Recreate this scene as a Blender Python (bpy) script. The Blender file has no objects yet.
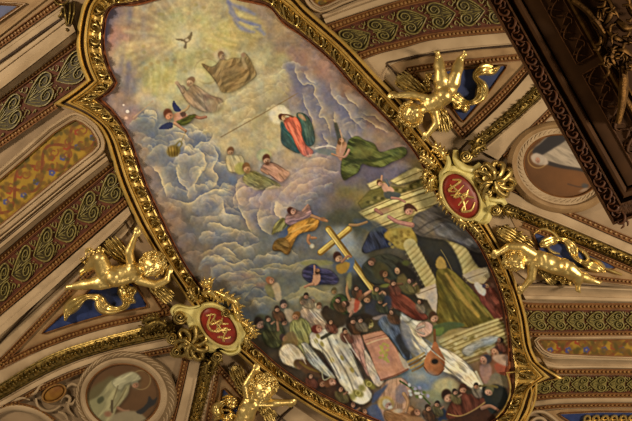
import bpy, bmesh, math, random
import numpy as np
from mathutils import Vector, Matrix

random.seed(7)
RNG = np.random.default_rng(11)
scene = bpy.context.scene
COL = scene.collection

# ------------------------------------------------------------------ place
# A shallow painted vault about 7 m above the eye.  Outlines were measured on
# the photograph and are carried onto the vault; every relief has its own
# height (metres) below the vault surface.
W, H = 632, 421
FPX = 600.0
EYE = np.array([0.0, 0.0, 1.6])
EL = math.radians(78)
DIRV = np.array([0.0, math.cos(EL), math.sin(EL)])
UPV = np.array([0.0, -math.sin(EL), math.cos(EL)])
RGT = np.array([1.0, 0.0, 0.0])
CROWN = 8.5
CURV = 0.0
_c = 6.9 / DIRV[2]
CX, CY = 0.0, DIRV[1] * _c
PXM = 85.0            # about 85 px to the metre on the vault


def rays(x, y):
    x = np.asarray(x, float); y = np.asarray(y, float)
    u = (x - W / 2) / FPX; v = -(y - H / 2) / FPX
    return DIRV + u[..., None] * RGT + v[..., None] * UPV


def S(x, y, h=0.0):
    """point of the vault lowered by h metres"""
    d = rays(x, y); h = np.asarray(h, float)
    a = CURV * (d[..., 0] ** 2 + d[..., 1] ** 2)
    b = d[..., 2] - 2 * CURV * (d[..., 0] * CX + d[..., 1] * CY)
    c = EYE[2] - (CROWN - h) + CURV * (CX ** 2 + CY ** 2)
    disc = np.sqrt(b * b - 4 * a * c)
    t = np.where(a > 1e-9, 2 * (-c) / (b + disc), -c / b)
    return EYE + d * t[..., None]


def PZ(x, y, z):
    """point at level z"""
    d = rays(x, y)
    t = (np.asarray(z, float) - EYE[2]) / d[..., 2]
    return EYE + d * t[..., None]


# ------------------------------------------------------------------ colour
LIGHT = np.array([0.98, 0.81, 0.595])   # what a white wall returns up there


def lin(c):
    c = np.asarray(c, float) / 255.0
    return np.where(c <= 0.04045, c / 12.92, ((c + 0.055) / 1.055) ** 2.4)


def ph(c):
    """seen colour -> reflectance under the room's light"""
    return np.clip(lin(c) / LIGHT, 0.0, 0.95)


def nodes_of(name):
    m = bpy.data.materials.new(name); m.use_nodes = True
    nt = m.node_tree
    return m, nt, nt.nodes['Principled BSDF']


def mat(name, col, col2=None, rough=0.7, metal=0.0, scale=14.0, bump=0.0, bscale=60.0, spec=0.3, raw=False):
    m, nt, b = nodes_of(name)
    c1 = np.asarray(col, float) if raw else ph(col)
    c2 = c1 * 0.75 if col2 is None else (np.asarray(col2, float) if raw else ph(col2))
    tc = nt.nodes.new('ShaderNodeTexCoord')
    n = nt.nodes.new('ShaderNodeTexNoise'); n.inputs['Scale'].default_value = scale
    n.inputs['Detail'].default_value = 5
    nt.links.new(tc.outputs['Object'], n.inputs['Vector'])
    r = nt.nodes.new('ShaderNodeValToRGB')
    r.color_ramp.elements[0].position = 0.32; r.color_ramp.elements[1].position = 0.62
    r.color_ramp.elements[0].color = (*c2, 1); r.color_ramp.elements[1].color = (*c1, 1)
    nt.links.new(n.outputs['Fac'], r.inputs['Fac'])
    nt.links.new(r.outputs['Color'], b.inputs['Base Color'])
    b.inputs['Roughness'].default_value = rough
    b.inputs['Metallic'].default_value = metal
    b.inputs['Specular IOR Level'].default_value = spec
    if bump:
        n2 = nt.nodes.new('ShaderNodeTexNoise'); n2.inputs['Scale'].default_value = bscale
        n2.inputs['Detail'].default_value = 3
        nt.links.new(tc.outputs['Object'], n2.inputs['Vector'])
        bp = nt.nodes.new('ShaderNodeBump'); bp.inputs['Strength'].default_value = bump
        bp.inputs['Distance'].default_value = 0.02
        nt.links.new(n2.outputs['Fac'], bp.inputs['Height'])
        nt.links.new(bp.outputs['Normal'], b.inputs['Normal'])
    return m


def vmat(name, rough=0.65, spec=0.2):
    """paint on plaster: pigment stored per point of the surface"""
    m, nt, b = nodes_of(name)
    a = nt.nodes.new('ShaderNodeVertexColor'); a.layer_name = 'paint'
    nt.links.new(a.outputs['Color'], b.inputs['Base Color'])
    b.inputs['Roughness'].default_value = rough
    b.inputs['Specular IOR Level'].default_value = spec
    return m


M = dict(
    cream=mat('cream_plaster', (174, 140, 98), (148, 116, 78), scale=3.0, bump=0.05),
    creamdark=mat('ochre_plaster', (128, 98, 62), (104, 78, 48), scale=3.0),
    tan=mat('tan_plaster', (152, 114, 70), (128, 92, 54), scale=5.0),
    plaster=mat('vault_plaster', (146, 114, 78), (122, 94, 62), scale=3.0),
    shield=mat('ivory_gilding', (222, 196, 116), (186, 156, 78), scale=9.0, rough=0.38, spec=0.6, bump=0.1),
    eggbase=mat('red_brown_paint', (118, 70, 28), (92, 52, 20), scale=10.0),
    egg=mat('ochre_gilding', (150, 104, 50), (120, 78, 34), scale=22.0, rough=0.45, spec=0.5),
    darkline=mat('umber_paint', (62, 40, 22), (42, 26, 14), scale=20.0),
    red=mat('maroon_paint', (90, 42, 20), (62, 28, 12), scale=20.0),
    scroll=mat('olive_gilding', (142, 120, 60), (92, 74, 32), scale=40.0, rough=0.42, spec=0.5),
    scrollfill=mat('olive_paint', (62, 48, 18), (42, 30, 12), scale=40.0, rough=0.5),
    blue=mat('blue_enamel', (44, 54, 88), (32, 40, 66), scale=9.0, rough=0.5),
    crimson=mat('crimson_enamel', (136, 34, 18), (104, 22, 12), scale=9.0, rough=0.45, spec=0.4),
    gold=mat('burnished_gold', (0.80, 0.62, 0.24), (0.56, 0.40, 0.13), raw=True, metal=0.8, rough=0.32, scale=9.0, bump=0.08, bscale=30),
    goldsat=mat('satin_gold', (0.84, 0.66, 0.27), (0.66, 0.47, 0.16), raw=True, metal=0.88, rough=0.40, scale=9.0, bump=0.15, bscale=30),
    goldrail=mat('gilt_moulding', (0.80, 0.58, 0.19), (0.62, 0.42, 0.11), raw=True, metal=0.5, rough=0.34, scale=9.0, spec=0.6),
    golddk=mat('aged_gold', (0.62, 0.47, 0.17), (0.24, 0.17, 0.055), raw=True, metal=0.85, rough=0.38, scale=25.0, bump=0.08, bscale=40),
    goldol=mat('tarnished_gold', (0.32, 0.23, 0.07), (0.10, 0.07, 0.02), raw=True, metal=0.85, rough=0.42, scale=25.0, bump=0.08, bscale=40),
    rim=mat('red_gilt_rim', (150, 82, 42), (112, 54, 24), scale=20.0, rough=0.4, spec=0.5),
    rimdk=mat('madder_paint', (98, 54, 26), (70, 34, 16), scale=20.0),
    wood=mat('dark_walnut', (76, 45, 20), (62, 36, 15), scale=6.0, rough=0.75, spec=0.12),
    woodcarve=mat('carved_walnut', (84, 48, 20), (58, 32, 13), scale=30.0, rough=0.7, bump=0.4, spec=0.15),
    woodgold=mat('bronzed_gilding', (0.15, 0.075, 0.018), (0.05, 0.024, 0.006), raw=True, metal=0.8, rough=0.62, scale=20.0, bump=0.3),
    paint=vmat('fresco_paint'),
)


# ------------------------------------------------------------------ meshes
class MB:
    def __init__(s):
        s.v = []; s.f = []; s.n = 0; s.c = None

    def grid(s, P, closed_u=False, closed_v=False):
        P = np.asarray(P, float); nu, nv = P.shape[:2]
        base = s.n
        s.v.append(P.reshape(-1, 3)); s.n += nu * nv
        iu = np.arange(nu if closed_u else nu - 1); iv = np.arange(nv if closed_v else nv - 1)
        a, b = np.meshgrid(iu, iv, indexing='ij')
        a1 = (a + 1) % nu; b1 = (b + 1) % nv
        q = np.stack([a * nv + b, a1 * nv + b, a1 * nv + b1, a * nv + b1], -1).reshape(-1, 4) + base
        s.f.extend(q.tolist())
        return s

    def raw(s, V, F):
        V = np.asarray(V, float)
        s.v.append(V); s.f.extend([[i + s.n for i in f] for f in F]); s.n += len(V)
        return s

    def fan(s, P, apex):
        """closed ring + centre"""
        P = np.asarray(P, float); n = len(P)
        V = np.vstack([P, np.asarray(apex, float)[None]])
        return s.raw(V, [[i, (i + 1) % n, n] for i in range(n)])


def empty(name, loc, label=None, cat=None, group=None):
    o = bpy.data.objects.new(name, None); COL.objects.link(o)
    o.location = Vector(loc); o.empty_display_size = 0.1
    tag(o, label, cat, group)
    return o


def tag(o, label=None, cat=None, group=None, kind=None):
    if label: o['label'] = label
    if cat: o['category'] = cat
    if group: o['group'] = group
    if kind: o['kind'] = kind
    return o


def wloc(o):
    v = Vector((0, 0, 0))
    while o is not None:
        v += o.location; o = o.parent
    return v


def obj(name, mb, m, parent=None, smooth=True, sharp=40, colors=None):
    V = np.vstack(mb.v)
    if parent is not None:
        org = np.array(wloc(parent)); loc = (0, 0, 0)
    else:
        org = V.mean(0); loc = org
    me = bpy.data.meshes.new(name)
    me.from_pydata((V - org).tolist(), [], mb.f)
    me.materials.append(m if not isinstance(m, str) else M[m])
    fix_normals(me)
    if smooth:
        me.polygons.foreach_set('use_smooth', [True] * len(me.polygons))
        if sharp: me.set_sharp_from_angle(angle=math.radians(sharp))
    if colors is not None:
        ca = me.color_attributes.new('paint', 'FLOAT_COLOR', 'POINT')
        ca.data.foreach_set('color', np.hstack([colors, np.ones((len(colors), 1))]).astype(np.float32).ravel())
    me.update()
    o = bpy.data.objects.new(name, me); COL.objects.link(o)
    o.location = Vector(loc)
    if parent is not None: o.parent = parent
    return o


def fix_normals(me):
    if len(me.polygons) > 60000: return
    bm = bmesh.new(); bm.from_mesh(me)
    bmesh.ops.recalc_face_normals(bm, faces=bm.faces)
    bm.to_mesh(me); bm.free()


# ---- polylines
def smooth_line(P, n, closed=False, linear=False):
    """resample to n points by arc length, Catmull-Rom"""
    P = np.asarray(P, float)
    if not linear and len(P) > 2:
        Q = []
        m = len(P)
        for i in range(m if closed else m - 1):
            if closed: p0, p1, p2, p3 = P[i - 1], P[i], P[(i + 1) % m], P[(i + 2) % m]
            else: p0, p1, p2, p3 = P[max(i - 1, 0)], P[i], P[i + 1], P[min(i + 2, m - 1)]
            for t in np.arange(0, 1, 1 / 10):
                Q.append(0.5 * ((2 * p1) + (p2 - p0) * t + (2 * p0 - 5 * p1 + 4 * p2 - p3) * t * t + (3 * p1 - p0 - 3 * p2 + p3) * t ** 3))
        if not closed: Q.append(P[-1])
        P = np.array(Q)
    if closed: P = np.vstack([P, P[:1]])
    d = np.r_[0, np.cumsum(np.linalg.norm(np.diff(P, axis=0), axis=1))]
    t = np.linspace(0, d[-1], n + 1)[:-1] if closed else np.linspace(0, d[-1], n)
    return np.stack([np.interp(t, d, P[:, k]) for k in range(P.shape[1])], 1)


def length(P):
    return float(np.linalg.norm(np.diff(np.asarray(P, float), axis=0), axis=1).sum())


def loft(A, B, prof, mb=None, n=None, ends=True):
    """moulding between two edges; prof = [(t across, height m)]"""
    mb = mb or MB()
    n = n or max(6, int(length(A) / 5))
    a = smooth_line(A, n); b = smooth_line(B, n)
    t = np.array([p[0] for p in prof]); h = np.array([p[1] for p in prof])
    X = a[:, None, :] * (1 - t)[None, :, None] + b[:, None, :] * t[None, :, None]
    P = S(X[..., 0], X[..., 1], np.broadcast_to(h, X.shape[:2]))
    mb.grid(P)
    return mb


def offs(P, d, closed=False):
    """parallel curve at d px (left of travel is negative)"""
    P = np.asarray(P, float)
    if closed: T = np.roll(P, -1, 0) - np.roll(P, 1, 0)
    else: T = np.gradient(P, axis=0)
    T /= np.linalg.norm(T, axis=1)[:, None] + 1e-9
    N = np.stack([-T[:, 1], T[:, 0]], 1)
    return P + N * np.asarray(d)[..., None] if np.ndim(d) else P + N * d


HALF = [(-1, 0), (-0.75, 0.66), (-0.3, 0.96), (0.3, 0.96), (0.75, 0.66), (1, 0)]


def ridge(mb, P, w, h0, hh, n=None, taper=(1, 1), closed=False, lift=None):
    """rounded rib along a px polyline, half width w px, rising hh m above h0"""
    P = np.asarray(P, float)
    n = n or max(5, int(length(P) / 1.6))
    c = smooth_line(P, n, closed)
    s = np.linspace(0, 1, n)
    if isinstance(taper, (list, tuple)): ww = w * np.interp(s, np.linspace(0, 1, len(taper)), taper)
    else: ww = np.full(n, w)
    T = (np.roll(c, -1, 0) - np.roll(c, 1, 0)) if closed else np.gradient(c, axis=0)
    T /= np.linalg.norm(T, axis=1)[:, None] + 1e-9
    N = np.stack([-T[:, 1], T[:, 0]], 1)
    o = np.array([p[0] for p in HALF]); k = np.array([p[1] for p in HALF])
    X = c[:, None, :] + N[:, None, :] * (ww[:, None] * o[None, :])[..., None]
    hs = h0 + hh * k[None, :] * (ww / max(w, 1e-6))[:, None]
    if lift is not None: hs = hs + np.interp(s, np.linspace(0, 1, len(lift)), lift)[:, None]
    mb.grid(S(X[..., 0], X[..., 1], hs), closed_u=closed)
    return mb


def dome(mb, x, y, rx, ry, ang, h0, hh, nu=8, nv=3, flat=1.0):
    """boss: elliptical cushion on the vault"""
    ca, sa = math.cos(ang), math.sin(ang)
    th = np.linspace(0, 2 * math.pi, nu, endpoint=False)
    rr = np.linspace(1, 0.0, nv + 1)[:-1]
    U = np.cos(th)[None, :] * rr[:, None] * rx; V = np.sin(th)[None, :] * rr[:, None] * ry
    X = x + ca * U - sa * V; Y = y + sa * U + ca * V
    hs = h0 + hh * np.sqrt(np.clip(1 - (rr * flat) ** 2, 0, 1))
    hs[0] = h0
    P = S(X, Y, np.broadcast_to(hs[:, None], X.shape))
    mb.grid(P, closed_v=True)
    mb.raw(np.vstack([P[-1], S(x, y, h0 + hh)[None]]), [[i, (i + 1) % nu, nu] for i in range(nu)])
    return mb


def plate(mb, poly, h0, h1, bevel=0.0, n=None, sharp=False):
    """thick plate with a traced outline, front at h1, rim down to h0"""
    P = smooth_line(poly, n or max(12, int(length(poly) / 2.5)), closed=True, linear=sharp)
    c = P.mean(0)
    Q = c + (P - c) * (1 - bevel)
    R0 = S(P[:, 0], P[:, 1], h0); R1 = S(P[:, 0], P[:, 1], h0 + (h1 - h0) * 0.7); R2 = S(Q[:, 0], Q[:, 1], h1)
    mb.grid(np.stack([R0, R1, R2]), closed_v=True)
    nn = len(P)
    # front: polygon filled through bmesh
    bm = bmesh.new()
    vs = [bm.verts.new(p) for p in R2]
    f = bm.faces.new(vs)
    res = bmesh.ops.triangulate(bm, faces=[f])
    bm.verts.index_update()
    mb.raw(R2, [[v.index for v in t.verts] for t in bm.faces])
    bm.free()
    return mb


def inside(X, Y, poly):
    poly = np.asarray(poly, float)
    r = np.zeros(X.shape, bool)
    x0, y0 = poly[:, 0], poly[:, 1]; x1, y1 = np.roll(x0, -1), np.roll(y0, -1)
    for a, b, c, d in zip(x0, y0, x1, y1):
        if b == d: continue
        k = ((b > Y) != (d > Y)) & (X < (c - a) * (Y - b) / (d - b) + a)
        r ^= k
    return r
# ------------------------------------------------------------------ painter
def vnoise(X, Y, cell, seed):
    r = np.random.default_rng(seed)
    gx = X / cell; gy = Y / cell
    ix = np.floor(gx).astype(int); iy = np.floor(gy).astype(int)
    L = r.random((256, 256))
    fx = gx - ix; fy = gy - iy
    fx = fx * fx * (3 - 2 * fx); fy = fy * fy * (3 - 2 * fy)
    g = lambda a, b: L[a % 256, b % 256]
    return (g(ix, iy) * (1 - fx) + g(ix + 1, iy) * fx) * (1 - fy) + (g(ix, iy + 1) * (1 - fx) + g(ix + 1, iy + 1) * fx) * fy


def fbm(X, Y, cell, seed, oct=4):
    t = 0; a = 1; s = 0
    for k in range(oct):
        t = t + a * vnoise(X, Y, cell / 2 ** k, seed + k); s += a; a *= 0.5
    return t / s


def blur(m, r):
    if r < 0.3: return m
    k = int(max(1, math.ceil(r * 2.2))); x = np.arange(-k, k + 1)
    g = np.exp(-0.5 * (x / r) ** 2); g /= g.sum()
    m = np.pad(m, k, mode='edge')
    m = sum(w * m[i:m.shape[0] - 2 * k + i, :] for i, w in enumerate(g))
    return sum(w * m[:, i:m.shape[1] - 2 * k + i] for i, w in enumerate(g))


class Canvas:
    """pigment laid by brush strokes, in photograph coordinates"""
    def __init__(s, x0, y0, x1, y1, sc=1.5):
        s.x0, s.y0, s.sc = x0, y0, sc
        s.w = int((x1 - x0) * sc) + 1; s.h = int((y1 - y0) * sc) + 1
        s.Y, s.X = np.meshgrid(y0 + np.arange(s.h) / sc, x0 + np.arange(s.w) / sc, indexing='ij')
        s.I = np.zeros((s.h, s.w, 3))
        s.N1 = fbm(s.X, s.Y, 16, 3) - 0.5; s.N2 = fbm(s.X, s.Y, 5, 9) - 0.5

    def field(s, pts, p=3.2):
        num = np.zeros_like(s.I); den = np.zeros(s.X.shape)
        wx = s.X + 14 * s.N1; wy = s.Y + 14 * np.roll(s.N1, 37, 0)
        for x, y, c in pts:
            w = 1 / (((wx - x) ** 2 + (wy - y) ** 2 + 12) ** (p / 2))
            num += w[..., None] * np.array(c, float); den += w
        s.I = num / den[..., None]

    def win(s, xa, ya, xb, yb):
        i0 = max(0, int((ya - s.y0) * s.sc)); i1 = min(s.h, int((yb - s.y0) * s.sc) + 2)
        j0 = max(0, int((xa - s.x0) * s.sc)); j1 = min(s.w, int((xb - s.x0) * s.sc) + 2)
        return slice(i0, max(i0, i1)), slice(j0, max(j0, j1))

    def put(s, w, m, col):
        s.I[w] += m[..., None] * (np.asarray(col, float) - s.I[w])

    def poly(s, P, col, a=1.0, soft=0.5, smooth=True, folds=None, shade=None):
        P = np.asarray(P, float)
        if smooth and len(P) > 3: P = smooth_line(P, max(24, int(length(P))), closed=True)
        pad = 3 + soft * 3
        w = s.win(P[:, 0].min() - pad, P[:, 1].min() - pad, P[:, 0].max() + pad, P[:, 1].max() + pad)
        X, Y = s.X[w], s.Y[w]
        if X.size == 0: return
        m = blur(inside(X, Y, P).astype(float), soft * s.sc) * a
        c = np.broadcast_to(np.asarray(col, float), X.shape + (3,)).copy()
        if folds:
            ang, per, amp = folds[:3]
            ca, sa = math.cos(math.radians(ang)), math.sin(math.radians(ang))
            u = X * ca + Y * sa; v = -X * sa + Y * ca + 5 * s.N1[w]
            k = fbm(u * 0.22 + 500, v + 500, per * 0.42, int(abs(P[0, 0] * 7 + P[0, 1] * 3)) % 997, 3) - 0.5
            k = np.sign(k) * np.abs(k * 2) ** 0.75 / 2
            c *= (1 + amp * 3.7 * k)[..., None]
            e = blur(inside(X - 0.9, Y - 1.2, P).astype(float), 1.5 * s.sc)
            s.I[w] *= (1 - 0.38 * e)[..., None]
        if shade:
            ang, amp = shade
            q = (X - P[:, 0].mean()) * math.cos(math.radians(ang)) + (Y - P[:, 1].mean()) * math.sin(math.radians(ang))
            c *= (1 + amp * np.clip(q / (np.ptp(P[:, 0]) + np.ptp(P[:, 1])) * 4, -1, 1))[..., None]
        s.put(w, m, c)
        if folds:
            Q = np.vstack([P, P[:1]])
            D = np.full(X.shape, 1e9)
            for i in range(0, len(Q) - 1):
                x0, y0 = Q[i]; dx, dy = Q[i + 1] - Q[i]; t = np.clip(((X - x0) * dx + (Y - y0) * dy) / (dx * dx + dy * dy + 1e-9), 0, 1)
                D = np.minimum(D, (X - x0 - t * dx) ** 2 + (Y - y0 - t * dy) ** 2)
            ed = np.clip(1.0 - np.sqrt(D) / 0.9, 0, 1) * a * (0.10 + 0.4 * np.clip(s.N1[w] * 2 + 0.4, 0, 1))
            s.put(w, ed, np.asarray(col, float) * 0.45)

    def stroke(s, P, wd, col, a=1.0, soft=0.6, taper=None):
        P = smooth_line(P, max(6, int(length(P) / 1.5))) if len(P) > 2 else smooth_line(P, max(3, int(length(P) / 3)), linear=True)
        pad = wd + soft * 2 + 1
        w = s.win(P[:, 0].min() - pad, P[:, 1].min() - pad, P[:, 0].max() + pad, P[:, 1].max() + pad)
        X, Y = s.X[w], s.Y[w]
        if X.size == 0: return
        D = np.full(X.shape, -1e9); n = len(P)
        for i in range(n - 1):
            x0, y0 = P[i]; dx, dy = P[i + 1] - P[i]; L = dx * dx + dy * dy + 1e-9
            t = np.clip(((X - x0) * dx + (Y - y0) * dy) / L, 0, 1)
            d = np.hypot(X - x0 - t * dx, Y - y0 - t * dy)
            r = wd / 2
            if taper is not None: r = r * np.interp((i + t) / (n - 1), np.linspace(0, 1, len(taper)), taper)
            D = np.maximum(D, r - d)
        s.put(w, np.clip(D / (2 * soft) + 0.5, 0, 1) * a, col)

    def blob(s, x, y, rx, ry, col, a=1.0, ang=0, hard=2.0):
        R = max(rx, ry) * (2.2 if hard < 2 else 1.7) + 1
        w = s.win(x - R, y - R, x + R, y + R); X, Y = s.X[w] - x, s.Y[w] - y
        if X.size == 0: return
        c, n = math.cos(math.radians(ang)), math.sin(math.radians(ang))
        q = ((X * c + Y * n) / rx) ** 2 + ((-X * n + Y * c) / ry) ** 2
        s.put(w, np.exp(-q ** (hard / 1.0) * 0.9) * a, col)

    def ring(s, x, y, r, wd, col, a=1.0, ry=None):
        t = np.linspace(0, 2 * math.pi, 26)
        s.stroke(np.stack([x + r * np.cos(t), y + (ry or r) * np.sin(t)], 1), wd, col, a)

    # a painted head: hair mass, face, a touch of features
    def head(s, x, y, r, skin=(150, 108, 78), hair=(60, 40, 26), ang=90, beard=None):
        """ang: direction the face looks on the painting"""
        c, n = math.cos(math.radians(ang)), math.sin(math.radians(ang))
        s.blob(x + 0.6, y + 1.0, r * 1.2, r * 1.15, [v * 0.6 for v in hair], 0.4, 0, 2)
        s.blob(x - c * r * 0.28, y - n * r * 0.28, r * 0.98, r * 0.84, hair, 1, ang + 20, 4)
        fx, fy = x + c * r * 0.30, y + n * r * 0.30
        s.blob(fx, fy, r * 0.60, r * 0.76, [min(255, v * 1.04) for v in skin], 1, ang, 3.4)
        s.blob(fx + n * r * 0.34, fy - c * r * 0.34, r * 0.34, r * 0.5, [v * 0.72 for v in skin], 0.6, ang)
        s.blob(fx - n * r * 0.28, fy + c * r * 0.28, r * 0.3, r * 0.34, [min(255, v * 1.2) for v in skin], 0.7, ang)
        px, py = fx + c * r * 0.12, fy + n * r * 0.12
        for k in (-1, 1): s.blob(px - k * n * r * 0.27 - c * r * 0.1, py + k * c * r * 0.27 - n * r * 0.1, r * 0.12, r * 0.14, [v * 0.5 for v in skin], 0.55)
        s.blob(px + c * r * 0.34, py + n * r * 0.34, r * 0.10, r * 0.20, (118, 58, 44), 0.7, ang)
        if beard: s.blob(x + c * r * 0.85, y + n * r * 0.85, r * 0.42, r * 0.5, beard, 0.95, ang)

    def limb(s, P, wd, skin=(150, 108, 78), taper=(1, 0.7)):
        s.stroke(P, wd, [v * 0.78 for v in skin], 1, 0.5, taper)
        Q = np.asarray(P, float) + np.array([-wd * 0.12, -wd * 0.16])
        s.stroke(Q, wd * 0.6, skin, 0.9, 0.5, taper)

    def cloudedge(s, P, wd, light, dark, a=0.8, side=1):
        """billow: crisp lit rim that melts into a shaded body on one side"""
        P = smooth_line(P, max(16, int(length(P) / 1.5)))
        reach = wd * 4.5
        w = s.win(P[:, 0].min() - reach, P[:, 1].min() - reach, P[:, 0].max() + reach, P[:, 1].max() + reach)
        X = s.X[w] + 7 * s.N1[w] + 3.5 * s.N2[w]; Y = s.Y[w] + 7 * np.roll(s.N1, 41, 0)[w] - 3.5 * np.roll(s.N2, 23, 1)[w]
        if X.size == 0: return
        best = np.full(X.shape, 1e9); sg = np.zeros(X.shape); tt = np.zeros(X.shape); n = len(P)
        for i in range(n - 1):
            x0, y0 = P[i]; dx, dy = P[i + 1] - P[i]; L = dx * dx + dy * dy + 1e-9
            t = np.clip(((X - x0) * dx + (Y - y0) * dy) / L, 0, 1)
            ex, ey = X - x0 - t * dx, Y - y0 - t * dy
            d = np.hypot(ex, ey); q = d < best
            best = np.where(q, d, best); sg = np.where(q, np.sign(dx * ey - dy * ex), sg); tt = np.where(q, (i + t) / (n - 1), tt)
        d = best * sg * side
        fade = np.clip(np.sin(np.pi * tt), 0, 1) ** 0.6
        lit = np.clip(d / 0.9 + 0.5, 0, 1) * np.exp(-np.clip(d, 0, None) / (wd * 0.95))
        body = np.clip(d / 0.9 + 0.5, 0, 1) * np.exp(-((d - wd * 2.2) / (wd * 1.5)) ** 2)
        under = np.clip(-d / 0.9 + 0.5, 0, 1) * np.exp(-np.clip(-d, 0, None) / (wd * 1.4))
        s.put(w, 0.5 * a * fade * under, np.array(dark) * 0.92)
        s.put(w, 0.45 * a * fade * body, (np.array(dark) + np.array(light)) / 2)
        s.put(w, a * fade * lit, light)

    def puff(s, x, y, r, light, mid, dark, a=0.85, sx=1.0, src=(200, 40)):
        """one billow of a cumulus, lit from the glory"""
        R = r * max(sx, 1) * 1.4
        w = s.win(x - R, y - R, x + R, y + R); X = (s.X[w] - x + 14 * s.N1[w] + 5 * s.N2[w]) / (r * sx); Y = (s.Y[w] - y + 14 * np.roll(s.N1, 41, 0)[w] + 4 * np.roll(s.N2, 17, 0)[w]) / r
        if X.size == 0: return
        q = np.hypot(X, Y); lx, ly = src[0] - x, src[1] - y; l = math.hypot(lx, ly) + 1e-6; lx, ly = lx / l, ly / l
        lx, ly = lx * 0.6, ly * 0.6 - 0.4; l = math.hypot(lx, ly) + 1e-6; nl = (X * lx + Y * ly) / l
        m = np.clip((1.0 - q) * r / 0.9 + 0.3, 0, 1) * np.clip(0.75 + 0.9 * nl, 0, 1) * a
        v = np.clip(0.45 + 0.6 * nl, 0, 1)[..., None]; t = (np.clip(q, 0, 1) ** 2.2 * np.clip(nl * 1.25, 0, 1))[..., None]
        c = np.array(dark, float) * (1 - v) + np.array(mid, float) * v
        s.put(w, m, c * (1 - t) + np.array(light, float) * t)

    def bank(s, pts, light, mid, dark, a=0.85, sx=1.0, seed=1, extra=2):
        r = random.Random(seed); L = []
        for x, y, q in pts:
            q *= r.uniform(0.85, 1.6)
            if r.random() < 0.2: continue
            L.append((y, x, q))
            for k in range(min(extra, 1)): L.append((y + r.uniform(-.8, .9) * q, x + r.uniform(-1, 1) * q * sx, q * r.uniform(.4, .75)))
        for y, x, q in sorted(L):
            j = r.uniform(-10, 10); s.puff(x, y, q, [v + j for v in light], [v + j for v in mid], [v + j for v in dark], a * r.uniform(0.4, 0.85), sx * r.uniform(0.8, 1.35))

    def colors(s):
        return ph(np.clip(s.I, 0, 255))


def painted_surface(name, cv, outline, h, parent=None):
    """the painted plaster: points of the canvas that fall inside the outline"""
    keep = inside(cv.X, cv.Y, outline)
    k = np.zeros_like(keep)
    k[:-1, :-1] = keep[:-1, :-1] | keep[1:, :-1] | keep[:-1, 1:] | keep[1:, 1:]
    q = np.argwhere(k[:-1, :-1])
    w = cv.w
    idx = q[:, 0] * w + q[:, 1]
    F = np.stack([idx, idx + 1, idx + w + 1, idx + w], 1)
    used = np.unique(F); remap = np.zeros(cv.w * cv.h, int); remap[used] = np.arange(len(used))
    V = S(cv.X.ravel()[used], cv.Y.ravel()[used], h)
    org = np.array(wloc(parent)) if parent is not None else V.mean(0)
    F = remap[F]
    me = bpy.data.meshes.new(name)
    me.vertices.add(len(V)); me.loops.add(F.size); me.polygons.add(len(F))
    me.vertices.foreach_set('co', (V - org).astype(np.float32).ravel())
    me.loops.foreach_set('vertex_index', F.astype(np.int32).ravel())
    me.polygons.foreach_set('loop_start', np.arange(0, F.size, 4, dtype=np.int32))
    me.polygons.foreach_set('loop_total', np.full(len(F), 4, np.int32))
    me.update(calc_edges=True)
    me.polygons.foreach_set('use_smooth', np.ones(len(F), bool))
    ca = me.color_attributes.new('paint', 'FLOAT_COLOR', 'POINT')
    c = cv.colors().reshape(-1, 3)[used]
    ca.data.foreach_set('color', np.hstack([c, np.ones((len(c), 1))]).astype(np.float32).ravel())
    me.materials.append(M['paint'])
    o = bpy.data.objects.new(name, me); COL.objects.link(o)
    o.location = Vector(org) if parent is None else Vector((0, 0, 0))
    if parent is not None: o.parent = parent
    return o
# ------------------------------------------------------------------ outline of the great frame
# stations round the frame: (inner x, inner y, outer x, outer y)
ST = np.array([
    (200, -8, 200, -38), (172, -5, 168, -36), (155, 0, 150, -30), (135, 5, 118, -25), (118, 6, 96, -12), (110, 10, 85, 0), (106, 20, 79, 18),
    (104, 43, 76, 42), (108, 63, 79, 63), (117, 83, 86, 80), (110, 92, 70, 92), (100, 99, 53, 104), (108, 106, 77, 112), (116, 115, 96, 124),
    (124, 127, 105, 138), (131, 140, 110, 153), (138, 160, 116, 174), (146, 183, 124, 195), (160, 214, 138, 225), (174, 243, 153, 250),
    (189, 270, 171, 276), (212, 300, 192, 306), (236, 328, 216, 335), (261, 350, 243, 359), (283, 369, 265, 378), (315, 390, 299, 401),
    (350, 408, 332, 421), (378, 420, 362, 435), (400, 428, 390, 452), (440, 432, 440, 458), (475, 429, 492, 450), (495, 419, 524, 427),
    (504, 410, 531, 409), (510, 393, 534, 396), (509, 380, 541, 383), (508, 373, 566, 379), (509, 366, 549, 370), (509, 352, 540, 364),
    (508, 335, 532, 348), (505, 312, 527, 318), (499, 290, 518, 287), (490, 268, 506, 257), (477, 243, 494, 236), (461, 224, 482, 216),
    (443, 206, 467, 194), (430, 180, 455, 174), (416, 155, 440, 152), (401, 136, 420, 129), (383, 116, 404, 104), (353, 86, 375, 73),
    (330, 60, 349, 45), (303, 37, 322, 21), (283, 23, 303, 4), (270, 8, 291, -10), (255, 3, 272, -24), (240, 0, 246, -36), (222, -6, 226, -40)], float)


def frame_stations(step=2.0):
    """resample smoothly but keep the two cusps sharp"""
    cusps = [9, 11, 35, 37]
    order = [cusps[0]] + list(range(cusps[0] + 1, len(ST))) + list(range(0, cusps[0] + 1))
    out = []; seg = [order[0]]
    for k in order[1:]:
        seg.append(k)
        if k in cusps:
            P = ST[seg]; L = max(length(P[:, :2]), length(P[:, 2:]))
            n = max(4, int(L / step))
            a = smooth_line(P[:, :2], n) if len(seg) > 2 else smooth_line(P[:, :2], n, linear=True)
            b = smooth_line(P[:, 2:], n) if len(seg) > 2 else smooth_line(P[:, 2:], n, linear=True)
            out.append(np.hstack([a, b])[:-1]); seg = [k]
    return np.vstack(out)


FR = frame_stations()
INNER, OUTER = FR[:, :2], FR[:, 2:]


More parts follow.
